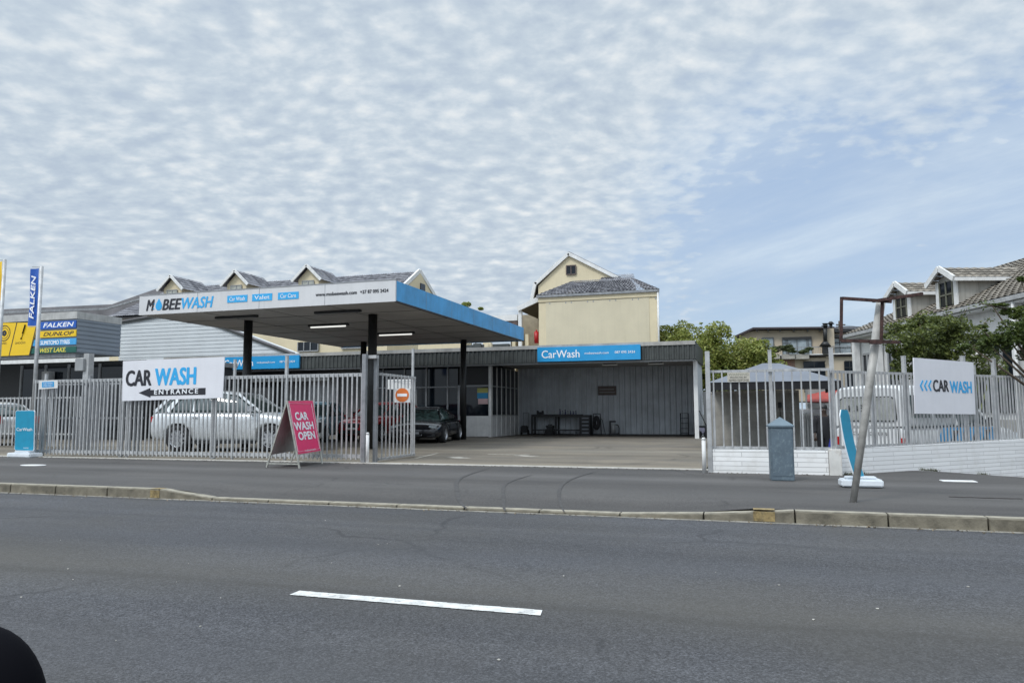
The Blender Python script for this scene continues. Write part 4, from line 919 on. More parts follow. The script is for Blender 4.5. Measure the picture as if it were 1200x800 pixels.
flagpole(49.0, 312, 382, 'grey pole with a tall blue flag lettered in white', bb, 1, 'FALKEN', M['wink'])
flagpole(5.8, 304, 352, 'grey pole at the left edge with a yellow flag', by, 1, None, None, 16.2)
# ================================================================== BACKGROUND BUILDINGS
# pale blue gable hall
GH = thing('gable_hall', 'large pale blue clad hall with low gable behind the canopy', 'building', (-30,40,0))
pk = Plane((0,33,0)); g = [pk.uv(*c) for c in ((141,430),(141,379),(215,366.5),(344,416),(344,430))]
bm = new(); pk.poly(bm, g, -1.5, 0); obj('wall', bm, M['shutin'], GH)
bm = new(); z = 3.6
while z < 7.6:
    # clip each cladding board to the gable slopes
    def xl(zz):
        (u1,v1),(u2,v2),(u3,v3) = g[1], g[2], g[3]
        a = u1 if zz < v1 else u1+(u2-u1)*(zz-v1)/(v2-v1); b = u2+(u3-u2)*(v2-zz)/(v2-v3) if zz > v3 else u3; return a, b
    a, b = xl(z); a2, b2 = xl(z+.16)
    if b2 > a2+.2: pk.poly(bm, [(a+.02, z), (b-.02, z), (b2-.02, z+.16), (a2+.02, z+.16)], .004, .03)
    z += .20
obj('cladding', bm, M['shutin'], GH)
bm = new(); P = [pk.P(*q, .06) for q in g[1:4]]
bar(bm, P[0], P[1], .10, .10); bar(bm, P[1], P[2], .10, .12); obj('verge_trim', bm, M['dark'], GH)
bm = new()
P = [pk.P(*q, .15) for q in g[1:4]]; off = Vector((0,.3,0))
for a, b in ((P[0], P[1]), (P[1], P[2])): prism(bm, [a+Vector((0,0,.06)), b+Vector((0,0,.06)), b+Vector((0,0,.14)), a+Vector((0,0,.14))], off)
obj('roof', bm, M['sheet'], GH)
# long grey roof at far left
LR = thing('long_warehouse', 'wide warehouse with a low grey sheet roof behind the tyre shop', 'building', (-60,60,0))
pk = Plane((0,50,0)); q = [pk.uv(*c) for c in ((-250,372),(0,362.5),(131,356.5),(184,338),(300,352),(300,420),(-250,430))]
bm = new(); pk.poly(bm, q, -1, 0); obj('roof', bm, M['sheet'], LR)
q = [pk.uv(*c) for c in ((-250,384),(160,370),(240,366),(240,430),(-250,440))]; bm = new(); pk.poly(bm, q, .01, .5); obj('wall', bm, M['wpaint'], LR)
bm = new(); q = [pk.uv(*c) for c in ((-250,374),(131,362),(184,347),(184,349),(131,364),(-250,378))]; pk.poly(bm, q, .51, .7); obj('gutter', bm, M['galvd'], LR)
# cream house with dormers
DH = thing('dormer_house', 'long cream house with slate grey roof and a row of white gabled dormers', 'house', (-33,50,0))
YH, YRg = 45.0, 50.5
zr = AT(470, 319.5, YRg).z; xR = AT(488, 318, YRg).x; xL = AT(205, 333, YRg).x
ze = 8.6; xe0 = AT(125, 357, YH).x; xe1 = xR+.9
def tiled(bm, a, b, c, d, nu, nv, lift=.04):
    """tiled slope a,b eave (left,right), c,d ridge (right,left); one quad island per tile course piece"""
    n = (b-a).cross(d-a).normalized(); n = n if n.z > 0 else -n
    for j in range(nv):
        for i in range(nu):
            def pt(u, v): return a.lerp(b, u).lerp(d.lerp(c, u), v)
            u0_, u1_, v0_, v1_ = i/nu, (i+1)/nu, j/nv, (j+1.08)/nv
            P1, P2, P3, P4 = pt(u0_, v0_)+n*lift, pt(u1_, v0_)+n*lift, pt(u1_, min(v1_,1)), pt(u0_, min(v1_,1))
            Pm, Pn = pt((u0_+u1_)/2, v0_)+n*lift*1.9, pt((u0_+u1_)/2, min(v1_,1))+n*lift*.9
            vv = [bm.verts.new(q) for q in (P1, Pm, P2, P3, Pn, P4)]
            bm.faces.new((vv[0], vv[1], vv[4], vv[5])); bm.faces.new((vv[1], vv[2], vv[3], vv[4]))
bm = new(); tiled(bm, Vector((xe0,YH,ze)), Vector((xe1,YH,ze)), Vector((xR,YRg,zr)), Vector((xL,YRg,zr)), 110, 16); obj('roof', bm, M['tile'], DH)
bm = new(); prism(bm, [(xe0,YH+.1,ze-.12),(xe1,YH+.1,ze-.12),(xR,YRg,zr-.1),(xL,YRg,zr-.1)], (0,.1,-.1)); obj('roof_deck', bm, M['sheet'], DH)
bm = new(); prism(bm, [(xe0,YRg*2-YH,ze),(xe1,YRg*2-YH,ze),(xR,YRg,zr),(xL,YRg,zr)], (0,0,-.1)); obj('rear_roof', bm, M['sheet'], DH)
bm = new(); box(bm, xe0, xe1-.7, YH+.5, YRg*2-YH-.5, 0, ze-.1); obj('wall', bm, M['cream'], DH)
bm = new(); prism(bm, [(xe1-.75,YH+.3,ze-.2),(xe1-.75,YRg*2-YH-.3,ze-.2),(xe1-.75,YRg,zr-.15)], (.2,0,0)); obj('gable_wall', bm, M['cream'], DH)
bm = new(); bar(bm, (xe1-.45,YH,ze), (xR+.25,YRg,zr+.05), .16, .3); bar(bm, (xe1-.45,YRg*2-YH,ze), (xR+.25,YRg,zr+.05), .16, .3); obj('bargeboard', bm, M['wpaint'], DH)
bm = new(); box(bm, xe1-.56, xe1-.5, YRg-.1, YRg+.75, zr-1.9, zr-.9); obj('window', bm, M['glass'], DH)
for apx, apy in ((203,324),(278,318),(362,312)):
    ap = AT(apx, apy, YH+1.3); hw = 1.0*.86; y0 = YH+1.3; zb_ = ap.z-1.05
    bm = new(); prism(bm, [(ap.x-hw,y0,zb_-1.3),(ap.x+hw,y0,zb_-1.3),(ap.x+hw,y0,zb_+.1),(ap.x,y0,ap.z-.12),(ap.x-hw,y0,zb_+.1)], (0,3.2,0)); w_ = obj('dormer', bm, M['cream'], DH)
    y1 = YRg-1.0; hw2 = hw+.36
    for s in (-1, 1):
        bm = new(); a = Vector((ap.x+s*hw2, y0-.3, zb_-.05)); b = Vector((ap.x+s*hw2, y1, zb_-.05)); c = Vector((ap.x, y1, ap.z+.05)); d = Vector((ap.x, y0-.3, ap.z+.05))
        tiled(bm, a, b, c, d, 8, 5, .03); obj('dormer_roof', bm, M['tile'], DH)
        bm = new(); bar(bm, (ap.x+s*hw2, y0-.33, zb_-.06), (ap.x, y0-.33, ap.z+.04), .08, .2); obj('bargeboard', bm, M['wpaint'], DH)
    bm = new(); box(bm, ap.x-.48, ap.x+.48, y0-.05, y0-.01, zb_-.75, zb_-.05); fr_ = obj('window', bm, mat('pale window', (.36,.37,.33), .3, var=.2, vs=4), DH)
    bm = new()
    for xx in (-.5, 0, .46): box(bm, ap.x+xx-.02, ap.x+xx+.04, y0-.08, y0-.052, zb_-.75, zb_-.03)
    box(bm, ap.x-.5, ap.x+.5, y0-.08, y0-.052, zb_-.06, zb_); obj('window_frame', bm, M['frame'], DH)
for a_, b_, c_, d_ in ((349,373,400,411.5),(400,424,404.5,408)):
    p, q = AT(a_, d_, YH+.4), AT(b_, c_, YH+.4); bm = new(); box(bm, p.x, q.x, YH+.42, YH+.46, p.z, q.z); obj('window', bm, M['glass'], DH)
    bm = new()
    for f_ in (0, .3, .62, 1): x_ = p.x+(q.x-p.x)*f_; box(bm, x_-.03, x_+.03, YH+.36, YH+.41, p.z, q.z)
    box(bm, p.x, q.x, YH+.36, YH+.41, p.z-.05, p.z+.03); obj('window_frame', bm, M['frame'], DH)
bm = new(); a_ = AT(490,400,46.2).x; b_ = AT(541,400,46.2).x; box(bm, a_, b_, 46.2, 48, 0, AT(520,388,46.2).z); obj('annex_wall', bm, M['cream'], DH)
# cream block behind the bay
CBk = thing('cream_building', 'cream plastered block with grey tiled hip roof above the workshop', 'building', (-8,43,0))
YC = 40.0; xa, xb = -11.25, -4.65; zt_ = 7.62
bm = new(); prism(bm, [(xa,YC,0),(xb,YC,0),(xb-1.3,YC+6,0),(xa+.1,YC+6,0)], (0,0,zt_-.1)); obj('wall', bm, M['cream'], CBk)
bm = new(); box(bm, xa+.42, xb-.42, YC+.0-.02, YC-.002, 0, zt_-.38); obj('wall_panel', bm, M['creamd'], CBk)
bm = new(); box(bm, xa-.02, xb+.02, YC-.06, YC+.0, zt_-.36, zt_-.12); obj('cornice', bm, M['cream'], CBk)
bm = new()
for i in range(10):
    x_ = xa+.75+i*.62+(.2 if i%2 else -.1); box(bm, x_-.03, x_+.03, YC-.028, YC-.0205, zt_-.5, zt_-.42)
obj('vent_mark', bm, M['frame'], CBk)
bm = new(); box(bm, xa-.1, xb+.12, YC-.16, YC-.04, zt_-.12, zt_+.02); obj('gutter', bm, M['galvd'], CBk)
bm = new(); cyl(bm, (xb+.06,YC-.08,zt_-.1), (xb+.06,YC-.08,3.5), .05, n=8); obj('downpipe', bm, M['wpaint'], CBk)
rz = zt_+1.02; A_, B_ = Vector((xa-.12,YC-.15,zt_)), Vector((xb+.12,YC-.15,zt_)); C_, D_ = Vector((xb-1.6,YC+1.7,rz)), Vector((xa+1.6,YC+1.7,rz))
bm = new(); tiled(bm, A_, B_, C_, D_, 34, 9, .045); obj('roof', bm, M['tile'], CBk)
bm = new(); tiled(bm, Vector((xa-.12,YC+4,zt_)), A_, D_, Vector((xa+1.6,YC+3,rz)), 10, 9, .045); tiled(bm, B_, Vector((xb-.4,YC+4,zt_)), Vector((xb-1.6,YC+3,rz)), C_, 10, 9, .045); obj('hip_slope', bm, M['tile'], CBk)
bm = new(); box(bm, xa+1.7, xb-1.7, YC+1.7, YC+4, zt_, rz-.05); obj('roof_core', bm, M['sheet'], CBk)
bm = new(); p, q = AT(705,322,YC+3.2), AT(744,320.4,YC+3.2); tiled(bm, Vector((p.x,YC+2.2,rz-.02)), Vector((q.x+.15,YC+2.2,rz-.02)), Vector((q.x-.1,YC+3.4,q.z)), Vector((p.x,YC+3.4,q.z)), 12, 4, .04); obj('upper_roof', bm, M['tile'], CBk)
# gabled part behind
GB = thing('gabled_house', 'cream gable end with white bargeboards and one small square window', 'house', (-9.6,46,0))
YG = 43.0; ap = AT(666.5, 297.5, YG); lf = AT(628, 333, YG); rgt = AT(716, 322, YG); lf2 = AT(622.5, 356, YG)
rgx = Vector((ap.x+(rgt.x-ap.x)*1.35, YG, ap.z+(rgt.z-ap.z)*1.35))
bm = new(); prism(bm, [(lf.x+.15,YG,0),(rgx.x,YG,0),(rgx.x,YG,rgx.z-.1),(ap.x,YG,ap.z-.12),(lf.x+.15,YG,lf.z-.1)], (0,8,0)); obj('wall', bm, M['cream'], GB)
bm = new(); bar(bm, (lf.x,YG-.1,lf.z), (ap.x+.02,YG-.1,ap.z), .14, .2); bar(bm, (ap.x-.02,YG-.1,ap.z), (rgx.x,YG-.1,rgx.z), .14, .2); bar(bm, (lf.x,YG-.1,lf.z+.1), (lf2.x,YG-.1,lf2.z), .14, .2); obj('bargeboard', bm, M['wpaint'], GB)
bm = new(); off = Vector((0,8,0))
for a, b in ((lf, ap), (ap, rgx), (lf2, lf)): prism(bm, [a+Vector((0,.02,.04)), b+Vector((0,.02,.04)), b+Vector((0,.02,.16)), a+Vector((0,.02,.16))], off)
obj('roof', bm, M['tile'], GB)
p, q = AT(664,322,YG), AT(675,311,YG); bm = new(); box(bm, p.x, q.x, YG-.06, YG-.02, p.z, q.z); fw_ = obj('window', bm, M['glass'], GB)
bm = new()
for x_ in (p.x, (p.x+q.x)/2, q.x): box(bm, x_-.025, x_+.025, YG-.09, YG-.062, p.z, q.z)
box(bm, p.x, q.x, YG-.09, YG-.062, q.z-.03, q.z+.03); box(bm, p.x, q.x, YG-.09, YG-.062, p.z-.03, p.z+.03); obj('window_frame', bm, mat('brown frame', (.12,.09,.08), .6), GB)
# balcony lean-to at its left
LB = thing('covered_balcony', 'covered balcony with sloping white edged roof left of the cream block', 'balcony', (-12,41.5,0))
p, q = AT(606.5,362,40.3), AT(632,350,40.3)
bm = new(); bar(bm, (p.x,40.3,p.z), (q.x,40.3,q.z), .12, .28); obj('roof_edge', bm, M['wpaint'], LB)
bm = new(); prism(bm, [(p.x,40.4,p.z-.05),(q.x,40.4,q.z-.05),(q.x,40.4,q.z+.1),(p.x,40.4,p.z+.1)], (0,5,0)); obj('roof', bm, mat('timber ceiling', (.12,.10,.07), .8), LB)
for xx in (p.x+.12, ): bm = new(); box(bm, xx-.1, xx+.1, 40.35, 40.55, 0, p.z-.1); obj('post', bm, M['wpaint'], LB)
bm = new(); box(bm, AT(607,390,44.5).x, q.x-.1, 44.5, 44.7, 0, q.z-.3); box(bm, AT(607,390,44.5).x, AT(607,390,44.5).x+.15, 43.0, 44.49, 0, p.z-.3); obj('rear_wall', bm, mat('shaded cream wall', (.33,.28,.2), .8), LB)  # cream darkened in colour to give the shade under the balcony roof
bm = new(); box(bm, p.x, q.x-.05, 40.6, 44.4, 4.3, 4.5); obj('floor', bm, M['concg'], LB)
bm = new(); box(bm, p.x+.35, p.x+.55, 40.6, 40.8, 4.5, 5.55); obj('low_pier', bm, M['cream'], LB)
p = AT(628.7,393,40.8); bm = new(); cyl(bm, (p.x,40.8,p.z-.45), (p.x,40.8,p.z+.22), .13, n=14); cyl(bm, (p.x,40.8,p.z+.22), (p.x,40.8,p.z+.32), .05, n=10); o = obj('fire_extinguisher', bm, mat('red paint', (.45,.01,.015), .4), None); tag(o, 'red cylinder on the covered balcony beside the cream block', 'fire extinguisher')
BR = thing('roof_bridge', 'flat white edged walkway roof left of the covered balcony', 'roof', (-14,42,5))
p, q = AT(558,371.5,42), AT(606,375,42); q2 = AT(606, 380, 42)
bm = new(); box(bm, p.x-1, q.x, 42, 43, q.z-.02, p.z+.05); obj('edge', bm, M['wpaint'], BR); bm = new(); box(bm, p.x-1, q.x, 42.05, 43, q2.z-.12, q.z-.03); obj('beam', bm, mat('brown beam', (.12,.085,.075), .8, var=.3), BR)
bm = new(); box(bm, p.x+.4, p.x+.7, 42.1, 42.3, 0, q2.z-.1); box(bm, q.x-.35, q.x-.15, 42.1, 42.3, 0, q2.z-.1); obj('post', bm, M['cream'], BR)
# clutter strip between canopy rear and parapet
bm = new(); p, q = AT(546,410,33), AT(596,402.5,33); box(bm, p.x, q.x, 33, 33.3, 3.6, q.z); box(bm, p.x+.4, p.x+.8, 32.9, 32.99, 3.6, q.z+.05); o = obj('roof_duct', bm, M['dark'], bevel=.01); tag(o, 'dark duct box on the workshop roof behind the canopy corner', 'duct')
bm = new(); p = AT(573.5,404.5,32.2); box(bm, p.x-.12, p.x+.12, 32.1, 32.3, 3.6, p.z+.12); box(bm, p.x-.2, p.x+.02, 32.05, 32.09, p.z-.1, p.z+.06); o = obj('roof_floodlight', bm, M['cream'], bevel=.01); tag(o, 'small cream lamp unit on the workshop roof', 'lamp')
# beige modern block
BG = thing('apartment_block', 'beige modern apartment block with balconies and dark flat eaves', 'building', (4,64,0))
YA = 60.0; p5 = Plane((0,YA,0)); U = lambda px, py: p5.uv(px, py)
def pq(bm, px0, px1, py0, py1, n0, n1):
    a, _ = U(px0, (py0+py1)/2); b, _ = U(px1, (py0+py1)/2); xm = (px0+px1)/2; _, c = U(xm, py1); _, d = U(xm, py0); p5.board(bm, a, b, c, d, n0, n1)
bm = new(); p5.poly(bm, [U(*c) for c in ((866,470),(866,393),(883,387.5),(976,386),(976,470))], -8, 0); obj('wall', bm, M['beige'], BG)
bm = new(); p5.poly(bm, [U(*c) for c in ((861,394.2),(882.5,384.4),(977,383.6),(977,385.6),(883,386.6),(862,396))], -8, .6); obj('roof', bm, mat('dark eave', (.045,.035,.04), .7), BG)
bm = new()
for px in (887, 900, 914, 930, 946, 960, 973): pq(bm, px-.7, px+.7, 386.4, 389, .0, .5)
obj('rafter', bm, M['trim'], BG)
bm = new(); pq(bm, 966, 976.5, 386.2, 420, .0, .9); obj('chimney_wall', bm, M['beige'], BG)
for a_ in ((893,906.5,396,407.5),(917,951,395.5,415)):
    bm = new(); pq(bm, *a_, .01, .06); w_ = obj('window', bm, M['glassb'], BG)
    bm = new(); x0, x1, y0, y1 = a_
    for f_ in ((0,.3,1) if x1-x0 < 20 else (0,.13,.18,.5,.84,.89,1)): xx = x0+(x1-x0)*f_; pq(bm, xx-.45, xx+.45, y0, y1, .062, .1)
    pq(bm, x0, x1, y0-.6, y0+.6, .101, .14); pq(bm, x0, x0+(x1-x0)*.3, y0+6, y0+6.8, .101, .13); obj('window_frame', bm, mat('grey frame', (.10,.11,.12), .5), BG)
bm = new(); pq(bm, 917, 951, 395, 397.8, .15, .2); obj('blind_box', bm, M['trim'], BG)
bm = new(); pq(bm, 886, 1000, 416, 417.2, 0, 1.15); obj('balcony_slab', bm, M['wpaint'], BG)
bm = new(); pq(bm, 886, 1000, 417.3, 419, .1, 1.05); obj('slab_edge', bm, mat('dark slab edge', (.06,.05,.05), .7), BG)
bm = new()
for px in range(888, 1000, 2): pq(bm, px, px+.3, 408, 416, 1.0, 1.05)
pq(bm, 886, 1000, 407.6, 408.4, .98, 1.07); obj('balcony_rail', bm, M['galvd'], BG)
bm = new(); pq(bm, 892, 931, 419.2, 450, .05, .9); obj('brick_wall', bm, M['brick'], BG)
bm = new(); pq(bm, 931, 1002, 419.2, 470, .05, .8); obj('lower_wall', bm, M['beige'], BG)
for a_ in ((907,919,425,450),(941,966,424.5,460),(988,1001,424,460)):
    x0, x1, y0, y1 = a_; bm = new(); pq(bm, *a_, .92, .96); obj('window', bm, M['glass'], BG)
    bm = new(); pq(bm, x0, x1, y0-.6, y0+.5, .97, 1.0); pq(bm, (x0+x1)/2-.4, (x0+x1)/2+.4, y0, y1, .965, .99); pq(bm, x0, x1, y0+7, y0+7.8, .965, .99); obj('window_frame', bm, M['trim'] if x0 > 930 else M['frame'], BG)
for a_ in ((978,984.5,396,416),(985.5,998,394,416)):
    bm = new(); pq(bm, *a_, -.6, -.55); obj('window', bm, M['glassb'], BG)
bm = new(); pq(bm, 976.6, 1000, 389, 470, -3, -.7); obj('side_wall', bm, M['beige'], BG)
bm = new(); pq(bm, 976.6, 1003, 386, 388.2, -3.2, -.3); pq(bm, 976.6, 1003, 391.5, 394.5, -.65, -.3); obj('side_roof', bm, M['trim'], BG)
bm = new()
for y_ in (400, 406): pq(bm, 978, 998, y_, y_+.9, -.54, -.5)
pq(bm, 984.6, 985.4, 394, 416, -.54, -.5); obj('window_frame', bm, M['trim'], BG)
# black braai flue
u, v = U(965.3, 412); P_ = lambda px, py, n=1.2: p5.P(*U(px, py), n)
FL = thing('braai_flue', 'black outdoor barbecue with tall flue on the apartment balcony', 'barbecue', P_(965,416))
bm = new(); cyl(bm, P_(965.3,404), P_(965.3,384), .14, n=12); cyl(bm, P_(965.3,384), P_(965.3,382.6), .3, .12, 12); cyl(bm, P_(965.3,382.4), P_(965.3,381), .16, .24, 12); obj('flue', bm, M['blk'], FL)
bm = new(); cyl(bm, P_(965.3,407), P_(965.3,401.5), .42, .14, 12); obj('hood', bm, M['blk'], FL)
bm = new(); pq(bm, 962, 968.7, 406.8, 416, .8, 1.4); obj('firebox', bm, M['blk'], FL)
bm = new(); a = P_(973,386,.5); cyl(bm, a, a+Vector((0,0,.35)), .12, n=10); cyl(bm, a+Vector((0,0,.35)), a+Vector((0,0,.55)), .26, .1, 10); o = obj('chimney_cowl', bm, M['blk']); tag(o, 'small black chimney cowl on the apartment roof', 'chimney cowl')
# distant hillside homes and poles, right of the block
bm = new(); pd_ = Plane((0,110,0))
t = thing('distant_house', 'far dark roofed house between the apartment block and the right hand house', 'house', (14,112,0))
q = [pd_.uv(*c) for c in ((976,470),(976,384.5),(990,384),(1012,385),(1012,470))]; bm = new(); pd_.poly(bm, q, -6, 0); obj('wall', bm, mat('grey brown wall', (.17,.15,.15), .8, var=.3, vs=1), t)
q = [pd_.uv(*c) for c in ((975,385.5),(980,382.6),(1013,383),(1013,386))]; bm = new(); pd_.poly(bm, q, -7, .5); obj('roof', bm, M['tile'], t)
bm = new()
for i in range(6):
    a, b = pd_.uv(978+i*5, 389), pd_.uv(981+i*5, 386.6); pd_.board(bm, a[0], b[0], a[1], b[1], .01, .06)
obj('window', bm, M['glassb'], t)
t = thing('utility_pole', 'distant power pole with two crossarms above the roofs', 'pole', (13,90,0)); pz_ = Plane((0,90,0)); a, b = pz_.uv(984.5,400), pz_.uv(984.5,376)
bm = new(); cyl(bm, (a[0],90,0), (a[0],90,b[1]), .14, .10, 8); obj('pole', bm, M['bark'], t)
for y_ in (380.6,): 
    l, r = pz_.uv(979.5,y_), pz_.uv(990.5,y_); bm = new(); bar(bm, (l[0],89.9,l[1]), (r[0],89.9,r[1]), .12, .14); obj('crossarm', bm, M['bark'], t)
l, r = pz_.uv(980,377.5), pz_.uv(985,377.5)
bm = new()
for k, (z_, dz) in enumerate(((0,0),(0,-.5))):
    prev = None
    for i in range(13):
        f_ = i/12; p_ = Vector((a[0]+f_*26, 89.9, b[1]-.45+dz-1.1*math.sin(f_*math.pi)-f_*.5))
        if prev: cyl(bm, prev, p_, .02, n=5, caps=False)
        prev = p_
obj('cable', bm, M['trim'], t)
# right-hand house, laid out along its own street front
E1 = Vector((math.cos(YAW), math.sin(YAW), 0)); E2 = Vector((-math.sin(YAW), math.cos(YAW), 0))
def K(x, d, z): return E1*x+E2*d+Vector((0,0,z))
def kbox(bm, x0, x1, d0, d1, z0, z1):
    vs = [bm.verts.new(K(x, d, z)) for x in (x0, x1) for d in (d0, d1) for z in (z0, z1)]
    for f in ((0,1,3,2),(4,6,7,5),(0,4,5,1),(2,3,7,6),(0,2,6,4),(1,5,7,3)): bm.faces.new([vs[i] for i in f])
RH = thing('white_house', 'white walled house with brown tiled roof and two dormers behind the trees', 'house', K(20,30,0))
XF, DN, DF, ZE = 17.4, 17.0, 38.4, 5.02; RW = 5.2; TP = math.tan(R(27.5)); ZRr = ZE+RW*TP
bm = new(); kbox(bm, XF+.35, XF+2*RW-.5, DN+.3, DF-.5, -.4, ZE-.12); obj('wall', bm, M['wpaint'], RH)
bm = new(); tiled(bm, K(XF-.1,DN,ZE), K(XF-.1,DF,ZE), K(XF+RW,DF-4.5,ZRr), K(XF+RW,DN,ZRr), 60, 24, .05); obj('roof', bm, M['tileb'], RH)
bm = new(); tiled(bm, K(XF-.1,DF,ZE), K(XF+2*RW,DF,ZE), K(XF+RW+.1,DF-4.5,ZRr), K(XF+RW,DF-4.5,ZRr), 30, 20, .05); obj('hip_slope', bm, M['tileb'], RH)
bm = new(); prism(bm, [K(XF,DN,ZE-.12), K(XF,DF-.1,ZE-.12), K(XF+RW,DF-4.6,ZRr-.12), K(XF+RW,DN,ZRr-.12)], E1*.3-Vector((0,0,.1))); obj('roof_deck', bm, M['sheet'], RH)
bm = new(); kbox(bm, XF-.22, XF-.1, DN, DF+.05, ZE-.16, ZE+.0); obj('gutter', bm, M['galv'], RH)
bm = new(); kbox(bm, XF-.08, XF+.34, DN, DF-.05, ZE-.26, ZE-.17); obj('eave_board', bm, M['wpaint'], RH)
for d0 in (29.9, 33.4):
    xf = XF+.35; zb0 = ZE+.45*TP-.1; zt0 = ZE+1.35; hw = .75; zap = zt0+.45
    # face looks toward the street (the -E1 side): window in the face, cheeks run back to the roof
    bm = new(); prism(bm, [K(xf,d0-hw,zb0), K(xf,d0+hw,zb0), K(xf,d0+hw,zt0), K(xf,d0,zap-.08), K(xf,d0-hw,zt0)], E1*(2.9)); obj('dormer', bm, mat('weathered boarding', (.36,.345,.31), .8, var=.15, vs=1.2, streak=.5), RH)
    for s in (-1, 1):
        bm = new(); a, b, c, d = K(xf-.3,d0+s*(hw+.22),zt0-.06), K(xf+2.6,d0+s*(hw+.22),zt0-.06), K(xf+2.9,d0,zap+.06), K(xf-.3,d0,zap+.06)
        tiled(bm, a, b, c, d, 10, 4, .03); obj('dormer_roof', bm, M['tileb'], RH)
        bm = new(); bar(bm, K(xf-.33,d0+s*(hw+.25),zt0-.1), K(xf-.33,d0,zap+.04), .08, .22); obj('bargeboard', bm, M['wpaint'], RH)
    bm = new(); bar(bm, K(xf-.3,d0-hw-.24,zt0-.12), K(xf+2.5,d0-hw-.24,zt0-.12), .06, .14); obj('gutter', bm, M['wpaint'], RH)
    bm = new(); kbox(bm, xf-.06, xf-.01, d0-.42, d0+.42, zb0+.18, zt0-.08); obj('window', bm, M['glass'], RH)
    bm = new()
    for q_ in (-.45, 0, .45): kbox(bm, xf-.10, xf-.062, d0+q_-.03, d0+q_+.03, zb0+.18, zt0-.05)
    kbox(bm, xf-.10, xf-.062, d0-.45, d0+.45, (zb0+zt0)/2-.02, (zb0+zt0)/2+.03); obj('window_frame', bm, mat('olive window frame', (.16,.16,.12), .6), RH)
    for q_ in (-1, 1): bm = new(); kbox(bm, xf-.08, xf-.01, d0+q_*.62-.11, d0+q_*.62+.11, zb0, zt0); obj('corner_board', bm, M['wpaint'], RH)
# end wall facing the viewer side: columns, doors, upper window strip
for d0, w_, z0, z1 in ((36.6,.7,.9,3.9),(34.2,.6,1.2,3.9),(31.4,1.4,1.0,3.6),(27.2,1.4,1.0,3.9),(24.2,1.2,1.0,4.0),(21.6,1.2,1.0,4.0)):
    bm = new(); kbox(bm, XF+.29, XF+.34, d0-w_, d0+w_, z0, z1); obj('window', bm, M['glass'], RH)
    bm = new()
    for f_ in (-1, -.33, .33, 1): kbox(bm, XF+.24, XF+.288, d0+w_*f_-.05, d0+w_*f_+.05, z0, z1)
    kbox(bm, XF+.24, XF+.288, d0-w_, d0+w_, z1-.04, z1+.06); obj('window_frame', bm, M['frame'], RH)
for d0 in (37.7, 35.4, 32.9, 29.2, 25.6, 22.8): bm = new(); kbox(bm, XF-.02, XF+.26, d0-.14, d0+.14, -.4, ZE-.27); obj('column', bm, M['wpaint'], RH)
bm = new(); kbox(bm, XF+.2, XF+.33, DN+.4, DF-.6, 2.0, 2.25) if False else kbox(bm, XF+.27, XF+.345, DN+.4, DF-.6, -.3, .75); obj('plinth', bm, M['concg'], RH)
bm = new(); cyl(bm, K(XF-.1,25.4,0), K(XF-.1,25.4,ZE-.2), .06, n=8); obj('downpipe', bm, M['wpaint'], RH)
# shade tent with hip roof and yard walls
TN = thing('shade_shelter', 'grey hip roofed shade shelter behind the right hand fence', 'shelter', (.6,24,-.36))
a, b, c = AT(829,447.5,22), AT(986,448,22), AT(892,425.5,24); e = AT(914,424.5,24)
zE = 1.90
bm = new(); vs = [bm.verts.new(q) for q in (Vector((a.x,22,zE)), Vector((b.x,22,zE)), Vector((b.x+.2,26.5,zE)), Vector((a.x+.1,26.5,zE)), Vector((c.x+.05,24,c.z)), Vector((e.x-.0,24.2,c.z)))]
for f in ((0,1,5,4),(1,2,5),(2,3,4,5),(3,0,4)): bm.faces.new([vs[i] for i in f])
obj('roof', bm, M['tent'], TN)
bm = new(); zv = AT(900,456.5,22).z
box(bm, a.x+.03, b.x-.03, 22.02, 22.05, zv, zE-.005); box(bm, b.x-.03, b.x, 22.06, 26.4, zv, zE-.005); box(bm, a.x+.02, a.x+.05, 22.06, 26.4, zv, zE-.005); obj('shaded_valance', bm, M['cloth'], TN)  # hanging edge coloured black to stand for its shadow below the eave
for x_ in (a.x+.15, b.x-.2, .6):
    bm = new(); box(bm, x_-.035, x_+.035, 22.1, 22.17, -.36, zv+.05); obj('post', bm, M['galvd'], TN)
t = thing('yard_wall', 'weathered grey board wall under the shade shelter', 'wall', (.3,25,-.36)); bm = new()
z = -.36
while z < 1.62: box(bm, a.x-.1, AT(937,480,25).x, 25.0, 25.1, z, z+.1435); z += .145
obj('boards', bm, M['concg'], t)
bm = new(); box(bm, a.x-.1, AT(937,480,25).x, 24.98, 25.12, 1.66, 1.74); obj('coping', bm, M['conc'], t)
bm = new(); box(bm, -2.0, -.6, 33.4, 33.6, 0, 1.95); o = obj('boundary_wall', bm, mat('pale grey wall', (.30,.30,.29), .8, streak=.3)); tag(o, 'pale grey boundary wall between the bay and the shelter', 'wall')
bm = new(); p = AT(914,477,24.8); box(bm, p.x-.05, p.x+.05, 24.86, 24.97, p.z-.02, p.z+.16); cyl(bm, (p.x,24.9,p.z), (p.x,24.9,-.1), .012, n=6); o = obj('wall_tap', bm, M['trim']); tag(o, 'small dark tap unit on the grey yard wall', 'tap')
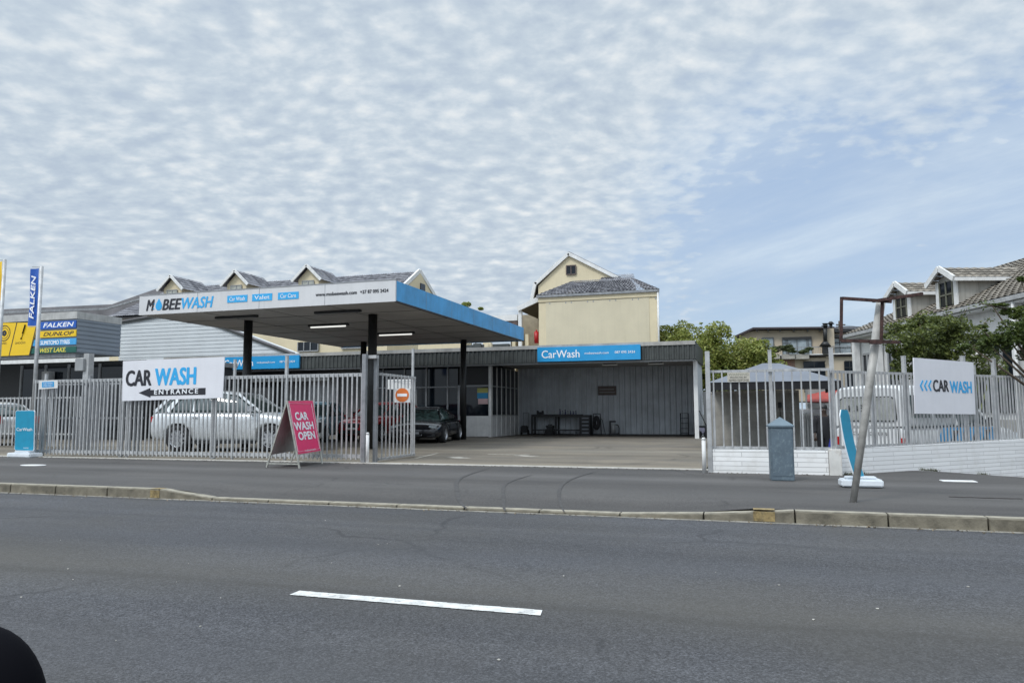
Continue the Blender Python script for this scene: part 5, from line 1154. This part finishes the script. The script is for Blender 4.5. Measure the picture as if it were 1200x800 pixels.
# red awning kiosk behind
KS = thing('kiosk', 'white kiosk with red awning behind the person in black', 'kiosk', (2.4,26,-.36))
a, b = AT(938,480,27), AT(982,480,27)
bm = new(); box(bm, a.x, b.x+.4, 27, 29, -.36, 1.15); obj('wall', bm, mat('pale kiosk wall', (.75,.76,.78), .6, var=.1), KS)
bm = new()
for i in range(14): x_ = a.x+(b.x-a.x)*i/13; box(bm, x_, x_+.05, 26.94, 26.99, -.1, .95)
box(bm, a.x, b.x, 26.9, 26.935, .92, 1.0); obj('slat', bm, M['wpaint'], KS)
lo1, lo2, hi2, hi1 = AT(946,470.5,26.6), AT(981,470,26.6), AT(981,455,27.6), AT(946,462.5,27.6)
bm = new(); prism(bm, [lo1, lo2, hi2, hi1], (0,.04,-.03)); obj('awning', bm, M['awn'], KS)
bm = new(); box(bm, lo1.x, lo2.x, 26.5, 26.6, lo1.z-.22, lo1.z-.06); obj('awning_rail', bm, M['wpaint'], KS)
bm = new(); box(bm, a.x+.3, b.x+.3, 27.7, 29, 1.15, AT(960,452,27.7).z); obj('upper_wall', bm, mat('greyish wall', (.25,.25,.24), .7), KS)
# ================================================================== PERSON (dark figure in the yard)
def skinmesh(name, verts, edges, radii, root=0, sub=2):
    me = bpy.data.meshes.new(name); me.from_pydata(verts, edges, []); o = bpy.data.objects.new(name, me); COL.objects.link(o)
    md = o.modifiers.new('s', 'SKIN'); md.use_smooth_shade = True
    for i, r in enumerate(radii):
        rr = r if isinstance(r, tuple) else (r, r); me.skin_vertices[0].data[i].radius = rr
    me.skin_vertices[0].data[root].use_root = True
    sd_ = o.modifiers.new('d', 'SUBSURF'); sd_.levels = sub; sd_.render_levels = sub
    dg = bpy.context.evaluated_depsgraph_get(); m2 = bpy.data.meshes.new_from_object(o.evaluated_get(dg)); bpy.data.objects.remove(o); return m2
pp = AT(964.8, 480, 21.0); px_, py_, g0 = pp.x, 21.0, -.36; hh = 1.60/1.75
PS = thing('person', 'standing person in black clothes seen through the bars near the kiosk', 'person', (px_, py_, g0))
V, Eg, Ra = [], [], []
def sv(x, y, z, r, par=None):
    V.append((px_+x*hh, py_+y*hh, g0+z*hh)); Ra.append(r if not isinstance(r, tuple) else r)
    if par is not None: Eg.append((par, len(V)-1))
    return len(V)-1
pel = sv(0,0,.93,(.15,.10)); ch = sv(0,0,1.15,(.14,.10), pel); cs = sv(0,0,1.36,(.17,.105), ch); nk = sv(0,0,1.46,.06, cs); hd = sv(0,-.01,1.56,.085, nk); ht = sv(0,-.01,1.68,.09, hd)
for s in (-1, 1):
    sh = sv(s*.17,0,1.38,.06, cs); el = sv(s*.24,.01,1.12,.045, sh); wr = sv(s*.25,-.08,.90,.032, el); hn = sv(s*.25,-.11,.83,.035, wr)
    for k_ in range(4): f1 = sv(s*.25+(k_-1.5)*.02,-.12,.76,.010, hn); sv(s*.25+(k_-1.5)*.02,-.11,.71+.01*abs(k_-1.5),.009, f1)
    t1 = sv(s*.22,-.14,.80,.011, hn); sv(s*.21,-.15,.76,.010, t1)
    hp = sv(s*.09,0,.86,.085, pel); kn = sv(s*.10,-.01,.49,.06, hp); an = sv(s*.10,.02,.09,.04, kn); sv(s*.11,-.14,.04,.04, an)
me = skinmesh('body', V, Eg, Ra); link('body', me, M['skin'], PS)
V, Eg, Ra = [], [], []
pel = sv(0,0,.93,(.19,.15)); ch = sv(0,0,1.15,(.18,.145), pel); cs = sv(0,0,1.37,(.21,.15), ch)
for s in (-1, 1):
    sh = sv(s*.18,0,1.38,.095, cs); el = sv(s*.245,.01,1.12,.075, sh); sv(s*.25,-.07,.93,.06, el)
    hp = sv(s*.09,0,.86,.12, pel); kn = sv(s*.10,-.01,.49,.095, hp); sv(s*.10,.02,.10,.075, kn)
me = skinmesh('clothing', V, Eg, Ra); link('clothing', me, M['cloth'], PS)
bm = new(); bmesh.ops.create_uvsphere(bm, u_segments=16, v_segments=10, radius=.1, matrix=Matrix.Translation((px_, py_+.015, g0+1.67*hh)))
obj('hair', bm, M['blk'], PS, smooth=True)
bm = new()
for s in (-1, 1): bmesh.ops.create_uvsphere(bm, u_segments=8, v_segments=6, radius=.008, matrix=Matrix.Translation((px_+s*.03, py_-.10, g0+1.60*hh)))
obj('eyes', bm, M['frame'], PS)
# blue bin bag
p = AT(975.5,522,19.5); bm = new(); bmesh.ops.create_cone(bm, cap_ends=True, segments=14, radius1=.22, radius2=.05, depth=.75, matrix=Matrix.Translation((p.x, 19.5, 0.02)))
for v in bm.verts: v.co += Vector((random.uniform(-.03,.03), random.uniform(-.03,.03), random.uniform(-.02,.02)))
o = obj('folded_umbrella', bm, mat('deep blue fabric', (.01,.02,.22), .7)); tag(o, 'dark blue cone of folded fabric beside the person behind the bars', 'folded umbrella')
# ================================================================== VEHICLES (local frame: x forward, y left, z up)
def evaluated(o):
    dg = bpy.context.evaluated_depsgraph_get(); return bpy.data.meshes.new_from_object(o.evaluated_get(dg))
def loftbody(stations, sub=1, prof=None):
    prof = prof or [(0,0),(.80,0),(.95,.05),(1.0,.30),(1.0,.62),(.965,.86),(.88,.97),(.6,1.0),(0,1.015)]
    bm = new(); rings = []
    for x, zb, zt, w in stations:
        half = [(w*a, zb+(zt-zb)*b) for a, b in prof]; full = half+[(-y, z) for y, z in half[-2:0:-1]]
        rings.append([bm.verts.new((x, y, z)) for y, z in full])
    n = len(rings[0])
    for a, b in zip(rings[:-1], rings[1:]):
        for i in range(n): f = bm.faces.new((a[i], a[(i+1)%n], b[(i+1)%n], b[i])); f.smooth = True
    bm.faces.new(rings[0]); bm.faces.new(rings[-1][::-1])
    bmesh.ops.recalc_face_normals(bm, faces=bm.faces)
    return bm
def vehicle(name, label, cat, paint, P):
    root = thing(name, label, cat)
    W2 = P['W']/2; wr = P['wr']; axles = P['axles']
    bm = loftbody(P['body'], prof=P.get('prof')); me = bpy.data.meshes.new('b'); bm.to_mesh(me); bm.free(); o = bpy.data.objects.new('b', me); COL.objects.link(o)
    sd_ = o.modifiers.new('s', 'SUBSURF'); sd_.levels = 2; sd_.render_levels = 2
    cut = new()
    for ax in axles:
        for s in (-1, 1): cyl(cut, (ax, s*(W2-.27), wr), (ax, s*(W2+.2), wr), wr+.055, n=32)
    bmesh.ops.recalc_face_normals(cut, faces=cut.faces)
    cm = bpy.data.meshes.new('c'); cut.to_mesh(cm); cut.free(); co = bpy.data.objects.new('c', cm); COL.objects.link(co)
    bo = o.modifiers.new('b', 'BOOLEAN'); bo.operation = 'DIFFERENCE'; bo.object = co; bo.solver = 'EXACT'
    m2 = evaluated(o); bpy.data.objects.remove(o); bpy.data.objects.remove(co)
    body = link('body', m2, paint, root, smooth=True)
    m2.materials.clear(); m2.materials.append(paint)
    # wheel arches liner
    for ax in axles:
        for s in (-1, 1):
            bm = new(); cyl(bm, (ax, s*(W2-.268), wr), (ax, s*(W2-.255), wr), wr+.056, n=24); obj('arch_liner', bm, M['trim'], root)
    # greenhouse
    for gi, gh in enumerate(P['glass']):
        # gh: list of (x, zbelt, zroof, wbelt, wroof)
        bm = new(); rings = []
        for x, zb, zt, wb, wt in gh:
            half = [(0,zb),(wb,zb),(wb*.985+.015*wt,zb+(zt-zb)*.15),((wb+wt)/2+.012,zb+(zt-zb)*.55),(wt,zt-(zt-zb)*.06),(wt*.9,zt),(0,zt+.01)]
            full = half+[(-y, z) for y, z in half[-2:0:-1]]; rings.append([bm.verts.new((x, y, z)) for y, z in full])
        n = len(rings[0])
        for a, b in zip(rings[:-1], rings[1:]):
            for i in range(n): f = bm.faces.new((a[i], a[(i+1)%n], b[(i+1)%n], b[i])); f.smooth = True
        bm.faces.new(rings[0]); bm.faces.new(rings[-1][::-1])
        obj('windows', bm, P.get('gm', M['carglass']), root)
        # roof skin
        rf = P['roof'][gi]; bm = new(); prev = None
        for x, z, w in rf:
            ring = [bm.verts.new((x, y, zz)) for y, zz in ((-w,z-.035),(-w*.93,z+.012),(-w*.5,z+.028),(0,z+.034),(w*.5,z+.028),(w*.93,z+.012),(w,z-.035))]
            low = [bm.verts.new((x, y, z-.05)) for y in (-w, w)]
            cur = ring+low[::-1]
            if prev:
                for i in range(len(cur)): f = bm.faces.new((prev[i], prev[(i+1)%len(cur)], cur[(i+1)%len(cur)], cur[i])); f.smooth = True
            else: bm.faces.new(cur)
            prev = cur
        bm.faces.new(prev[::-1]); obj('roof', bm, paint, root)
    for a, b, w in P['pillars']:
        for s in (-1, 1):
            bm = new(); bar(bm, (a[0], s*a[1], a[2]), (b[0], s*b[1], b[2]), w, .03, upv=(0,s,0.2)); obj('pillar', bm, paint if w > .045 else M['trim'], root)
    # wheels
    for ax in axles:
        for s in (-1, 1):
            Mx = Matrix.Translation((ax, s*(W2-.11), wr)) @ Matrix.Rotation(R(90)*(-s), 4, 'X')
            bm = new(); lathe(bm, [(wr*.64,.10),(wr*.72,.112),(wr*.94,.105),(wr,.075),(wr,-.075),(wr*.94,-.105),(wr*.6,-.1)], Mx, 32); w_ = obj('wheel', bm, M['rubber'], root)
            bm = new(); lathe(bm, [(wr*.655,.112),(wr*.63,.10),(wr*.60,.03),(wr*.2,.03)], Mx, 32); ns = P.get('spokes', 5)
            for k in range(ns):
                a = 2*math.pi*k/ns; d = Vector((math.cos(a), math.sin(a), 0)); t_ = Vector((-d.y, d.x, 0)); w0, w1 = wr*.12, wr*.075
                pts = [d*wr*.1+t_*w0, d*wr*.63+t_*w1, d*wr*.63-t_*w1, d*wr*.1-t_*w0]
                prism(bm, [Mx @ (q+Vector((0,0,.095))) for q in pts], (Mx.to_3x3() @ Vector((0,0,-.03))))
            cyl(bm, Mx @ Vector((0,0,.03)), Mx @ Vector((0,0,.10)), wr*.17, n=16)
            obj('rim', bm, M['alloy'], w_)
            bm = new(); cyl(bm, Mx @ Vector((0,0,.02)), Mx @ Vector((0,0,.028)), wr*.6, n=24); obj('brake_disc', bm, M['trim'], w_)
    for nm, prt, mt_ in P['extra']:
        for q in prt:
            bm = new(); box(bm, *q); obj(nm, bm, mt_, root, bevel=P.get('bev', .008))
    return root
def place(root, x, y, ang, z=0, s=1.0):
    root.location = (x, y, z); root.rotation_euler.z = ang; root.scale = (s, s, s)
def paintm(n, c, metal=.2, rough=.28): return mat(n, c, rough, metal, var=.02, coat=.8)
def mir(q): return [q, (q[0], q[1], -q[3], -q[2], q[4], q[5])]
# silver SUV
suv = dict(W=1.9, wr=.37, axles=(1.38,-1.38), spokes=10,
  body=[(2.32,.45,.72,.55),(2.26,.30,.86,.80),(2.05,.24,.97,.90),(1.5,.24,1.06,.94),(.95,.26,1.12,.95),(0,.26,1.13,.95),(-1.2,.26,1.14,.95),(-1.9,.28,1.14,.93),(-2.25,.32,1.12,.88),(-2.34,.42,1.0,.74)],
  glass=[[(1.05,1.05,1.10,.80,.78),(.25,1.06,1.62,.84,.62),(-.3,1.08,1.68,.84,.64),(-1.5,1.08,1.64,.83,.62),(-2.1,1.06,1.30,.78,.62),(-2.25,1.04,1.10,.74,.66)]],
  roof=[[(.28,1.63,.62),(-.3,1.69,.65),(-1.2,1.68,.64),(-1.78,1.60,.60)]],
  pillars=[((1.02,.80,1.10),(.25,.64,1.64),.07),((.1,.87,1.12),(-.02,.67,1.66),.05),((-.95,.87,1.12),(-1.0,.67,1.66),.05),((-1.75,.86,1.12),(-1.45,.66,1.62),.13),((-2.2,.78,1.1),(-1.75,.62,1.60),.09)],
  extra=[('headlight', mir((2.02,2.24,.52,.84,.70,.86)), M['head']), ('grille', [(2.24,2.345,-.42,.42,.5,.80)], M['trim']), ('badge', [(2.345,2.355,-.12,.12,.60,.70)], M['chrome']),
    ('sill', mir((-.95,.95,.86,.955,.22,.30)), M['trim']), ('mirror', mir((.72,.92,.92,1.10,1.12,1.27)), M['chrome']), ('door_handle', mir((.05,.25,.94,.962,.93,.96))+mir((-.95,-.75,.94,.962,.94,.97)), M['chrome']),
    ('door_gap', mir((.0,.008,.945,.956,.32,1.1))+mir((-1.0,-.992,.945,.956,.5,1.1))+mir((1.0,1.008,.94,.954,.4,1.05)), M['trim']), ('taillight', mir((-2.30,-2.15,.64,.84,.82,.98)), M['tail']), ('window_trim', mir((-2.0,.9,.872,.885,1.075,1.10)), M['frame']), ('number_plate', [(2.345,2.36,-.26,.26,.38,.48)], M['wpaint'])])
v = vehicle('parked_suv', 'silver parked estate car standing behind the long left fence', 'car', paintm('silver paint', (.62,.65,.67), .25), suv)
fr_, re_ = G(316,529), G(210,528.7); d_ = (fr_-re_).normalized(); ang = math.atan2(d_.y, d_.x); mid = (fr_+re_)/2; nrm = Vector((-d_.y, d_.x, 0))
place(v, *(mid+nrm*.86)[:2], ang)
# black coupe
tt = dict(gm=mat('glass with painted teal reflections', (.05,.085,.08), .10, var=.5, vs=7, spec=.5), W=1.82, wr=.325, axles=(1.24,-1.24), spokes=9, bev=.012,  # teal reflections on the coupe's glass are put into its base colour
  prof=[(0,0),(.80,0),(.95,.05),(1.0,.28),(1.0,.52),(.97,.74),(.90,.88),(.62,.98),(0,1.06)],
  body=[(2.12,.36,.50,.50),(2.05,.22,.60,.72),(1.85,.18,.68,.83),(1.3,.18,.79,.91),(.8,.19,.85,.90),(0,.19,.89,.895),(-.8,.19,.91,.90),(-1.3,.2,.93,.92),(-1.75,.22,.88,.85),(-2.0,.28,.80,.70),(-2.07,.4,.68,.55)],
  glass=[[(.95,.80,.86,.66,.64),(.2,.85,1.235,.73,.41),(-.25,.87,1.305,.74,.43),(-.8,.87,1.245,.73,.42),(-1.2,.86,1.10,.70,.48),(-1.65,.84,.92,.62,.5)]],
  roof=[[(.22,1.245,.40),(.0,1.295,.44),(-.3,1.325,.45),(-.8,1.27,.44),(-1.2,1.125,.45)]],
  pillars=[((.93,.66,.86),(.2,.44,1.245),.055),((-.5,.77,.89),(-.7,.50,1.25),.07),((-1.3,.73,.89),(-.95,.49,1.18),.14)],
  extra=[('headlight', mir((1.80,2.015,.52,.745,.54,.635)), M['head']), ('grille', [(2.0,2.10,-.30,.30,.26,.50)], M['trim']), ('grille_surround', [(2.06,2.104,-.315,-.30,.28,.50),(2.06,2.104,.30,.315,.28,.50)], M['chrome']),
    ('lower_intake', mir((1.98,2.06,.46,.72,.24,.38)), M['trim']), ('number_plate', [(2.102,2.115,-.24,.24,.34,.42)], M['frame']), ('mirror', mir((.48,.64,.86,1.02,.90,1.02)), M['trim']),
    ('door_gap', mir((.55,.557,.89,.912,.28,.9))+mir((-.75,-.743,.89,.912,.28,.92)), M['trim']), ('badge', [(2.06,2.11,-.09,.09,.50,.53)], M['chrome']), ('taillight', mir((-2.02,-1.9,.48,.76,.68,.8)), M['tail'])])
v = vehicle('parked_coupe', 'black two door coupe parked nose out beside the glazed office', 'car', paintm('black paint', (.008,.009,.014), .1, .2), tt)
hang = math.atan2(-.98, .18); hv = Vector((math.cos(hang), math.sin(hang), 0)); lv = Vector((-hv.y, hv.x, 0)); fw_l = G(519.5,518.5)
c_ = fw_l - hv*1.30 - lv*.92; place(v, c_.x, c_.y, hang); v.scale = (1.06, 1.12, .97)
# red hatch, pale hatch, far-left hatch
def hatch(L_=1.0): return dict(W=1.74, wr=.31, axles=(1.25*L_,-1.22*L_), spokes=6,
  body=[(1.98*L_,.36,.66,.55),(1.92*L_,.24,.78,.74),(1.7*L_,.2,.86,.82),(1.2*L_,.2,.95,.865),(.8,.2,1.0,.87),(0,.2,1.02,.87),(-1.2*L_,.2,1.04,.87),(-1.7*L_,.24,1.02,.82),(-1.92*L_,.34,.95,.70)],
  glass=[[(1.0,.92,.98,.74,.72),(.3,.98,1.42,.78,.58),(-.3,1.0,1.48,.78,.60),(-1.2,1.0,1.42,.77,.58),(-1.78*L_,.98,1.05,.70,.6)]],
  roof=[[(.33,1.435,.58),(-.3,1.495,.61),(-1.0,1.47,.60),(-1.35,1.38,.57)]],
  pillars=[((.98,.75,.98),(.3,.60,1.44),.06),((-.1,.81,1.02),(-.15,.63,1.48),.05),((-1.1,.80,1.03),(-1.05,.61,1.44),.10),((-1.7*L_,.71,1.04),(-1.3,.58,1.38),.09)],
  extra=[('headlight', mir((1.70*L_,1.90*L_,.46,.78,.62,.78)), M['head']), ('grille', [(1.9*L_,1.99*L_,-.36,.36,.52,.66)], M['trim']), ('lower_intake', [(1.93*L_,1.985*L_,-.55,.55,.28,.42)], M['trim']), ('grille_bar', [(1.97*L_,2.0*L_,-.42,.42,.66,.69)], M['chrome']),
    ('number_plate', [(1.985*L_,2.0*L_,-.26,.26,.44,.52)], M['wpaint']), ('mirror', mir((.68,.84,.84,1.0,.98,1.12)), M['trim']), ('taillight', mir((-1.93*L_,-1.80*L_,.55,.78,.75,1.0)), M['tail']),
    ('door_gap', mir((.62,.627,.855,.873,.3,1.0))+mir((-.3,-.293,.855,.873,.3,1.0)), M['trim']), ('rear_plate', [(-1.95*L_,-1.92*L_,-.26,.26,.6,.7)], M['wpaint'])])
v = vehicle('parked_hatchback', 'dark red hatchback parked under the canopy left of the black coupe', 'car', paintm('red paint', (.42,.012,.016)), hatch())
place(v, -14.15, 27.1, R(-100))
v = vehicle('parked_hatchback', 'pale teal hatchback parked behind the pink folding sign', 'car', M['tealm'], hatch())
p = G(372,519); place(v, p.x-1.35, p.y+1.9, R(-74))
v = vehicle('parked_hatchback', 'white hatchback at the left edge behind the low fence', 'car', paintm('white paint', (.55,.57,.58)), hatch())
place(v, -26.3, 19.6, R(178))
# pickup with canopy
pk_ = dict(W=1.74, wr=.34, axles=(1.55,-1.45), spokes=6,
  body=[(2.45,.42,.80,.60),(2.38,.32,.98,.76),(2.1,.3,1.04,.83),(1.4,.3,1.08,.865),(.9,.32,1.12,.87),(0,.34,1.13,.87),(-.5,.34,1.10,.87),(-2.2,.38,1.10,.87),(-2.42,.40,1.10,.86),(-2.45,.42,1.08,.85)],
  glass=[[(1.12,1.05,1.12,.76,.74),(.45,1.08,1.66,.80,.64),(0,1.1,1.70,.80,.65),(-.45,1.1,1.66,.80,.64),(-.52,1.08,1.4,.79,.66)]],
  roof=[[(.48,1.67,.65),(0,1.72,.67),(-.5,1.68,.66)]],
  pillars=[((1.1,.77,1.12),(.45,.66,1.68),.06),((-.45,.83,1.1),(-.45,.68,1.68),.10)],
  extra=[('headlight', mir((2.22,2.36,.5,.80,.72,.9)), M['head']), ('grille', [(2.36,2.46,-.45,.45,.62,.86)], M['trim']), ('mirror', mir((.75,.90,.86,1.06,1.08,1.28)), M['trim']),
    ('taillight', mir((-2.475,-2.43,.70,.86,.68,.86)), M['tail']), ('bumper', [(-2.62,-2.48,-.80,.80,.42,.56)], M['chrome']), ('number_plate', [(-2.49,-2.452,-.26,.26,.60,.70)], M['wpaint']),
    ('tailgate_line', [(-2.458,-2.445,-.68,.68,1.06,1.075),(-2.458,-2.445,-.69,-.675,.6,1.07),(-2.458,-2.445,.675,.69,.6,1.07)], M['trim'])])
wp = paintm('white car paint', (.62,.63,.63), 0, .35)
v = vehicle('pickup_truck', 'white pickup with a tall load canopy parked along the right white wall', 'pickup', wp, pk_)
bm = loftbody([(-.56,1.10,1.93,.83),(-.62,1.10,1.98,.84),(-1.4,1.10,2.0,.85),(-2.3,1.10,1.98,.85),(-2.44,1.10,1.92,.83)], prof=[(0,0),(.98,0),(1.0,.05),(.99,.35),(.95,.72),(.91,.90),(.84,.97),(.5,1.0),(0,1.01)])
obj('load_canopy', bm, wp, v)
def rq(y0, y1, z0, z1, inset): return [(y0+inset,z1),(y1-inset,z1),(y1-.03,z1-.05),(y1,z0+.05),(y1-.05,z0),(y0+.05,z0),(y0,z0+.05),(y0+.03,z1-.05)]
bm = new(); prism(bm, [(-2.455,y,z) for y, z in rq(-.68,.68,1.20,1.74,.12)], (-.006,0,0)); obj('window_rubber', bm, M['trim'], v)
bm = new(); prism(bm, [(-2.465,y,z) for y, z in rq(-.655,.655,1.225,1.715,.12)], (-.004,0,0)); obj('rear_window', bm, mat('grey rear glass', (.30,.31,.29), .15, var=.2, vs=3), v)
for s in (-1, 1):
    for x0, x1 in ((-2.2,-1.45),(-1.35,-.72)):
        bm = new(); prism(bm, [(x0,s*.848,1.28),(x1,s*.848,1.28),(x1,s*.80,1.76),(x0,s*.80,1.76)], (0,s*.012,0)); obj('canopy_window', bm, M['carglass'], v)
    bm = new(); prism(bm, [(-1.5,s*.878,.50),(.9,s*.878,.50),(1.1,s*.872,1.06),(-1.1,s*.872,1.06)], (0,s*.006,0)); obj('blue_graphic', bm, M['blue'], v)
    bm = new()
    for i in range(4): prism(bm, [(-.9+i*.45,s*.886,.62),(-.7+i*.45,s*.886,.62),(-.5+i*.45,s*.886,1.0),(-.7+i*.45,s*.886,1.0)], (0,s*.005,0))
    obj('stripe_graphic', bm, M['ink'], v)
class LP(Plane):
    def __init__(s): s.O = Vector((-2.47,0,0)); s.U = Vector((0,-1,0)); s.V = Vector((0,0,1)); s.Nn = Vector((-1,0,0))
lettering('CAR CLUB', LP(), -.35, .45, .90, .98, M['trim'], v, n=.004)
lettering('4.33i', LP(), -.5, .0, 1.42, 1.56, M['trim'], v, n=.012)
p = AT(1016, 480, 17.9); ha = WA+R(3); hv = Vector((math.cos(ha), math.sin(ha), 0)); c_ = Vector((p.x, 17.9, 0))+hv*2.45
place(v, c_.x, c_.y, ha, -.36)
# white car further right
v = vehicle('parked_hatchback', 'white hatchback behind the fence at the right edge of the scene', 'car', paintm('chalk white paint', (.56,.58,.60), .0), hatch())
place(v, 8.9, 22.2, R(200), -.36)
# door mirror of the car the picture was taken from, lower left
dm = thing('door_mirror', 'blurred black car door mirror housing at the bottom left corner', 'car mirror', (-.5,.5,.4))
c0 = Vector((0,0,H))+ray(-34, 838)*.80; bm = new(); bmesh.ops.create_uvsphere(bm, u_segments=32, v_segments=20, radius=1.0, matrix=Matrix.Translation(c0) @ rotz(YAW) @ Matrix.Diagonal((.077, .05, .095, 1)))
dm.location = c0; o = obj('housing', bm, mat('matt black plastic', (.003,.003,.005), .8, var=0, spec=.08), dm, smooth=True)
bm = new(); cyl(bm, c0+Vector((-.02,0,-.05)), c0+Vector((-.16,-.03,-.16)), .03, .04, 12); obj('stalk', bm, M['trim'], dm)
# ================================================================== TREES
def leaves(bm, centre, rad, n, size, up_bias=.2, rs=random):
    for _ in range(n):
        while True:
            q = Vector((rs.uniform(-1,1), rs.uniform(-1,1), rs.uniform(-1,1)))
            if .15 < q.length < 1: break
        q = q.normalized()*(q.length**.45)
        p = centre+Vector((q.x*rad.x, q.y*rad.y, q.z*rad.z)); s = size*rs.uniform(.6, 1.4)
        a = Vector((rs.uniform(-1,1), rs.uniform(-1,1), rs.uniform(-.6,.6))).normalized(); b = a.cross(Vector((rs.uniform(-1,1), rs.uniform(-1,1), rs.uniform(-1,1)))).normalized()
        vs = [bm.verts.new(p+a*s*.9), bm.verts.new(p+b*s*.42), bm.verts.new(p-a*s*.9), bm.verts.new(p-b*s*.42)]
        bm.faces.new(vs)
def tree(name, label, cat, base, blobs, n, size, lm, trunk_r=.15, group=None, twigs=()):
    t = thing(name, label, cat, base, group); bm = new(); base = Vector(base)
    cen = Vector(); 
    for c, r in blobs: cen += c/len(blobs)
    fork = base.lerp(cen, .45); cyl(bm, base, fork, trunk_r, trunk_r*.7, 10)
    for c, r in blobs: cyl(bm, fork, c, trunk_r*.45, trunk_r*.12, 7)
    for a, b in twigs: cyl(bm, a, b, .02, .008, 5)
    obj('trunk', bm, M['bark'], t)
    bm = new(); tot = sum((r.x*r.z)**.8 for _, r in blobs)
    for c, r in blobs:
        k = int(n*(r.x*r.z)**.8/tot); sub = max(3, int(k/170))
        for _ in range(sub):   # clumps within the lobe
            while True:
                q = Vector((random.uniform(-1,1), random.uniform(-1,1), random.uniform(-1,1)))
                if q.length < 1: break
            cc = c+Vector((q.x*r.x, q.y*r.y, q.z*r.z))*.82; f_ = random.uniform(.22, .42)
            leaves(bm, cc, Vector((r.x*f_, r.y*f_, r.z*f_*.8)), k//sub, size)
    for a, b in twigs:
        for i in range(8): leaves(bm, Vector(a).lerp(Vector(b), .3+i*.1), Vector((.12,.12,.12)), 7, size)
    obj('crown', bm, lm, t); return t
lg = leafmat('bright green leaves', (.075,.11,.018), (.20,.24,.045), (.36,.36,.10)); ld = leafmat('dark green leaves', (.032,.048,.014), (.080,.108,.025), (.19,.215,.05)); lo_ = leafmat('olive leaves', (.03,.045,.018), (.07,.095,.035), (.13,.15,.07))
def PX(px, py, y, rx, rz_, ry=None): c = AT(px, py, y); return (c, Vector((rx, ry or rx, rz_)))
Yt = 38.
def twigpx(px0, py0, px1, py1, y): return (AT(px0, py0, y), AT(px1, py1, y))
tree('green_tree', 'light green leafy tree right of the workshop', 'tree', (AT(850,480,Yt).x, Yt, -.4),
     [PX(812,425,Yt,1.5,1.8), PX(840,412,Yt,1.6,1.5), PX(868,428,Yt,1.7,1.6), PX(895,440,Yt,1.2,1.2), PX(792,408,Yt,1.2,.9), PX(845,445,Yt,2.2,1.6), PX(885,412,Yt,.9,.8), PX(820,400,Yt,1.1,.6)], 34000, .085, lg, .22,
     twigs=[twigpx(815,402,822,380,Yt), twigpx(845,402,847,378,Yt), twigpx(856,404,852,382,Yt), twigpx(790,402,782,390,Yt), twigpx(803,402,800,386,Yt), twigpx(838,400,832,386,Yt)])
def KP(px, py, d): 
    r_ = ray(px, py); t_ = d/(r_.dot(E2)); return Vector((0,0,H))+r_*t_
def KX(px, py, d, rx, rz_): return (KP(px, py, d), Vector((rx, rx, rz_)))
D1 = 19.0
b_ = KP(1110,500,D1); b_.z = -.4
tree('dark_tree', 'dark green spreading tree in front of the white house', 'tree', b_,
     [KX(1068,398,D1,.75,.7), KX(1100,388,D1,.8,.75), KX(1062,425,D1,.55,.5), KX(1095,415,D1,1.0,.75), KX(1130,415,D1,.9,.7), KX(1125,392,D1,.45,.35), KX(1078,380,D1,.45,.4), KX(1155,430,D1,.6,.45), KX(1050,410,D1,.3,.4)], 21000, .046, ld, .10,
     twigs=[(KP(1085,385,D1),KP(1078,366,D1)), (KP(1120,385,D1),KP(1133,362,D1)), (KP(1060,400,D1),KP(1044,382,D1)), (KP(1105,380,D1),KP(1112,364,D1)), (KP(1140,395,D1),KP(1160,372,D1))])
D2 = 15.0; b_ = KP(1300,500,D2); b_.z = -.4
tree('olive_tree', 'brighter green tree reaching in from the right edge', 'tree', b_,
     [KX(1162,357,D2,.34,.10), KX(1190,366,D2,.3,.22), KX(1180,395,D2,.40,.35), KX(1160,405,D2,.35,.25), KX(1205,385,D2,.5,.6), KX(1197,330,D2,.10,.14), KX(1140,408,D2,.3,.16), KX(1215,420,D2,.4,.4), KX(1150,385,D2,.15,.1)], 11000, .036, leafmat('mid green leaves', (.02,.04,.008), (.06,.095,.016), (.13,.16,.035)), .09,
     twigs=[(KP(1180,362,D2),KP(1146,355,D2)), (KP(1165,400,D2),KP(1128,408,D2))])
tree('far_tree', 'small far treetop above the blue edge of the canopy', 'tree', (AT(556,400,70).x, 70, 0), [PX(549,363,70,1.0,.9), PX(560,369,70,1.2,.8)], 2600, .12, lg, .2)
tree('conifer_tree', 'narrow green bush at the left of the tree line beside the cream block', 'tree', (AT(782,450,44).x, 44, 0), [PX(782,402,44,1.3,1.0), PX(795,398,44,1.2,1.1)], 7000, .09, lg, .15)
for px, lab in ((905,'left'),(923,'middle'),(938,'right')):
    c = p5.P(*U(px, 411), 1.2); r_ = .75
    tree('balcony_plant', f'leafy potted plant on the apartment balcony, {lab} of three', 'plant', c-Vector((0,0,.55)), [(c, Vector((r_,.4,.35)))], 900, .09, lo_, .05)
    bm = new(); box(bm, c.x-.5, c.x+.5, c.y-.2, c.y+.2, c.z-.72, c.z-.35); t = obj('planter', bm, M['concg'], bevel=.02); tag(t, f'long grey planter on the apartment balcony, {lab} of three', 'planter')
# blossom shrub with white flowers by the white house
bm = new(); t = thing('blossom_shrub', 'shrub with white blossoms against the white house wall', 'shrub', KP(1125,470,18.2)); t.location.z = -.4
for px, py, r_ in ((1152,420,.25),(1165,428,.2)): leaves(bm, KP(px, py, 18.2), Vector((r_,r_,r_)), 130, .035)
obj('blossoms', bm, mat('white petals', (.6,.58,.55), .6), t); bm = new()
for px, py, r_ in ((1150,425,.35),(1162,432,.35)): leaves(bm, KP(px, py, 18.3), Vector((r_,r_,r_)), 700, .04); cyl(bm, KP(px, py, 18.3), t.location, .02, n=5)
obj('foliage', bm, ld, t)
print('objects', len(bpy.data.objects))
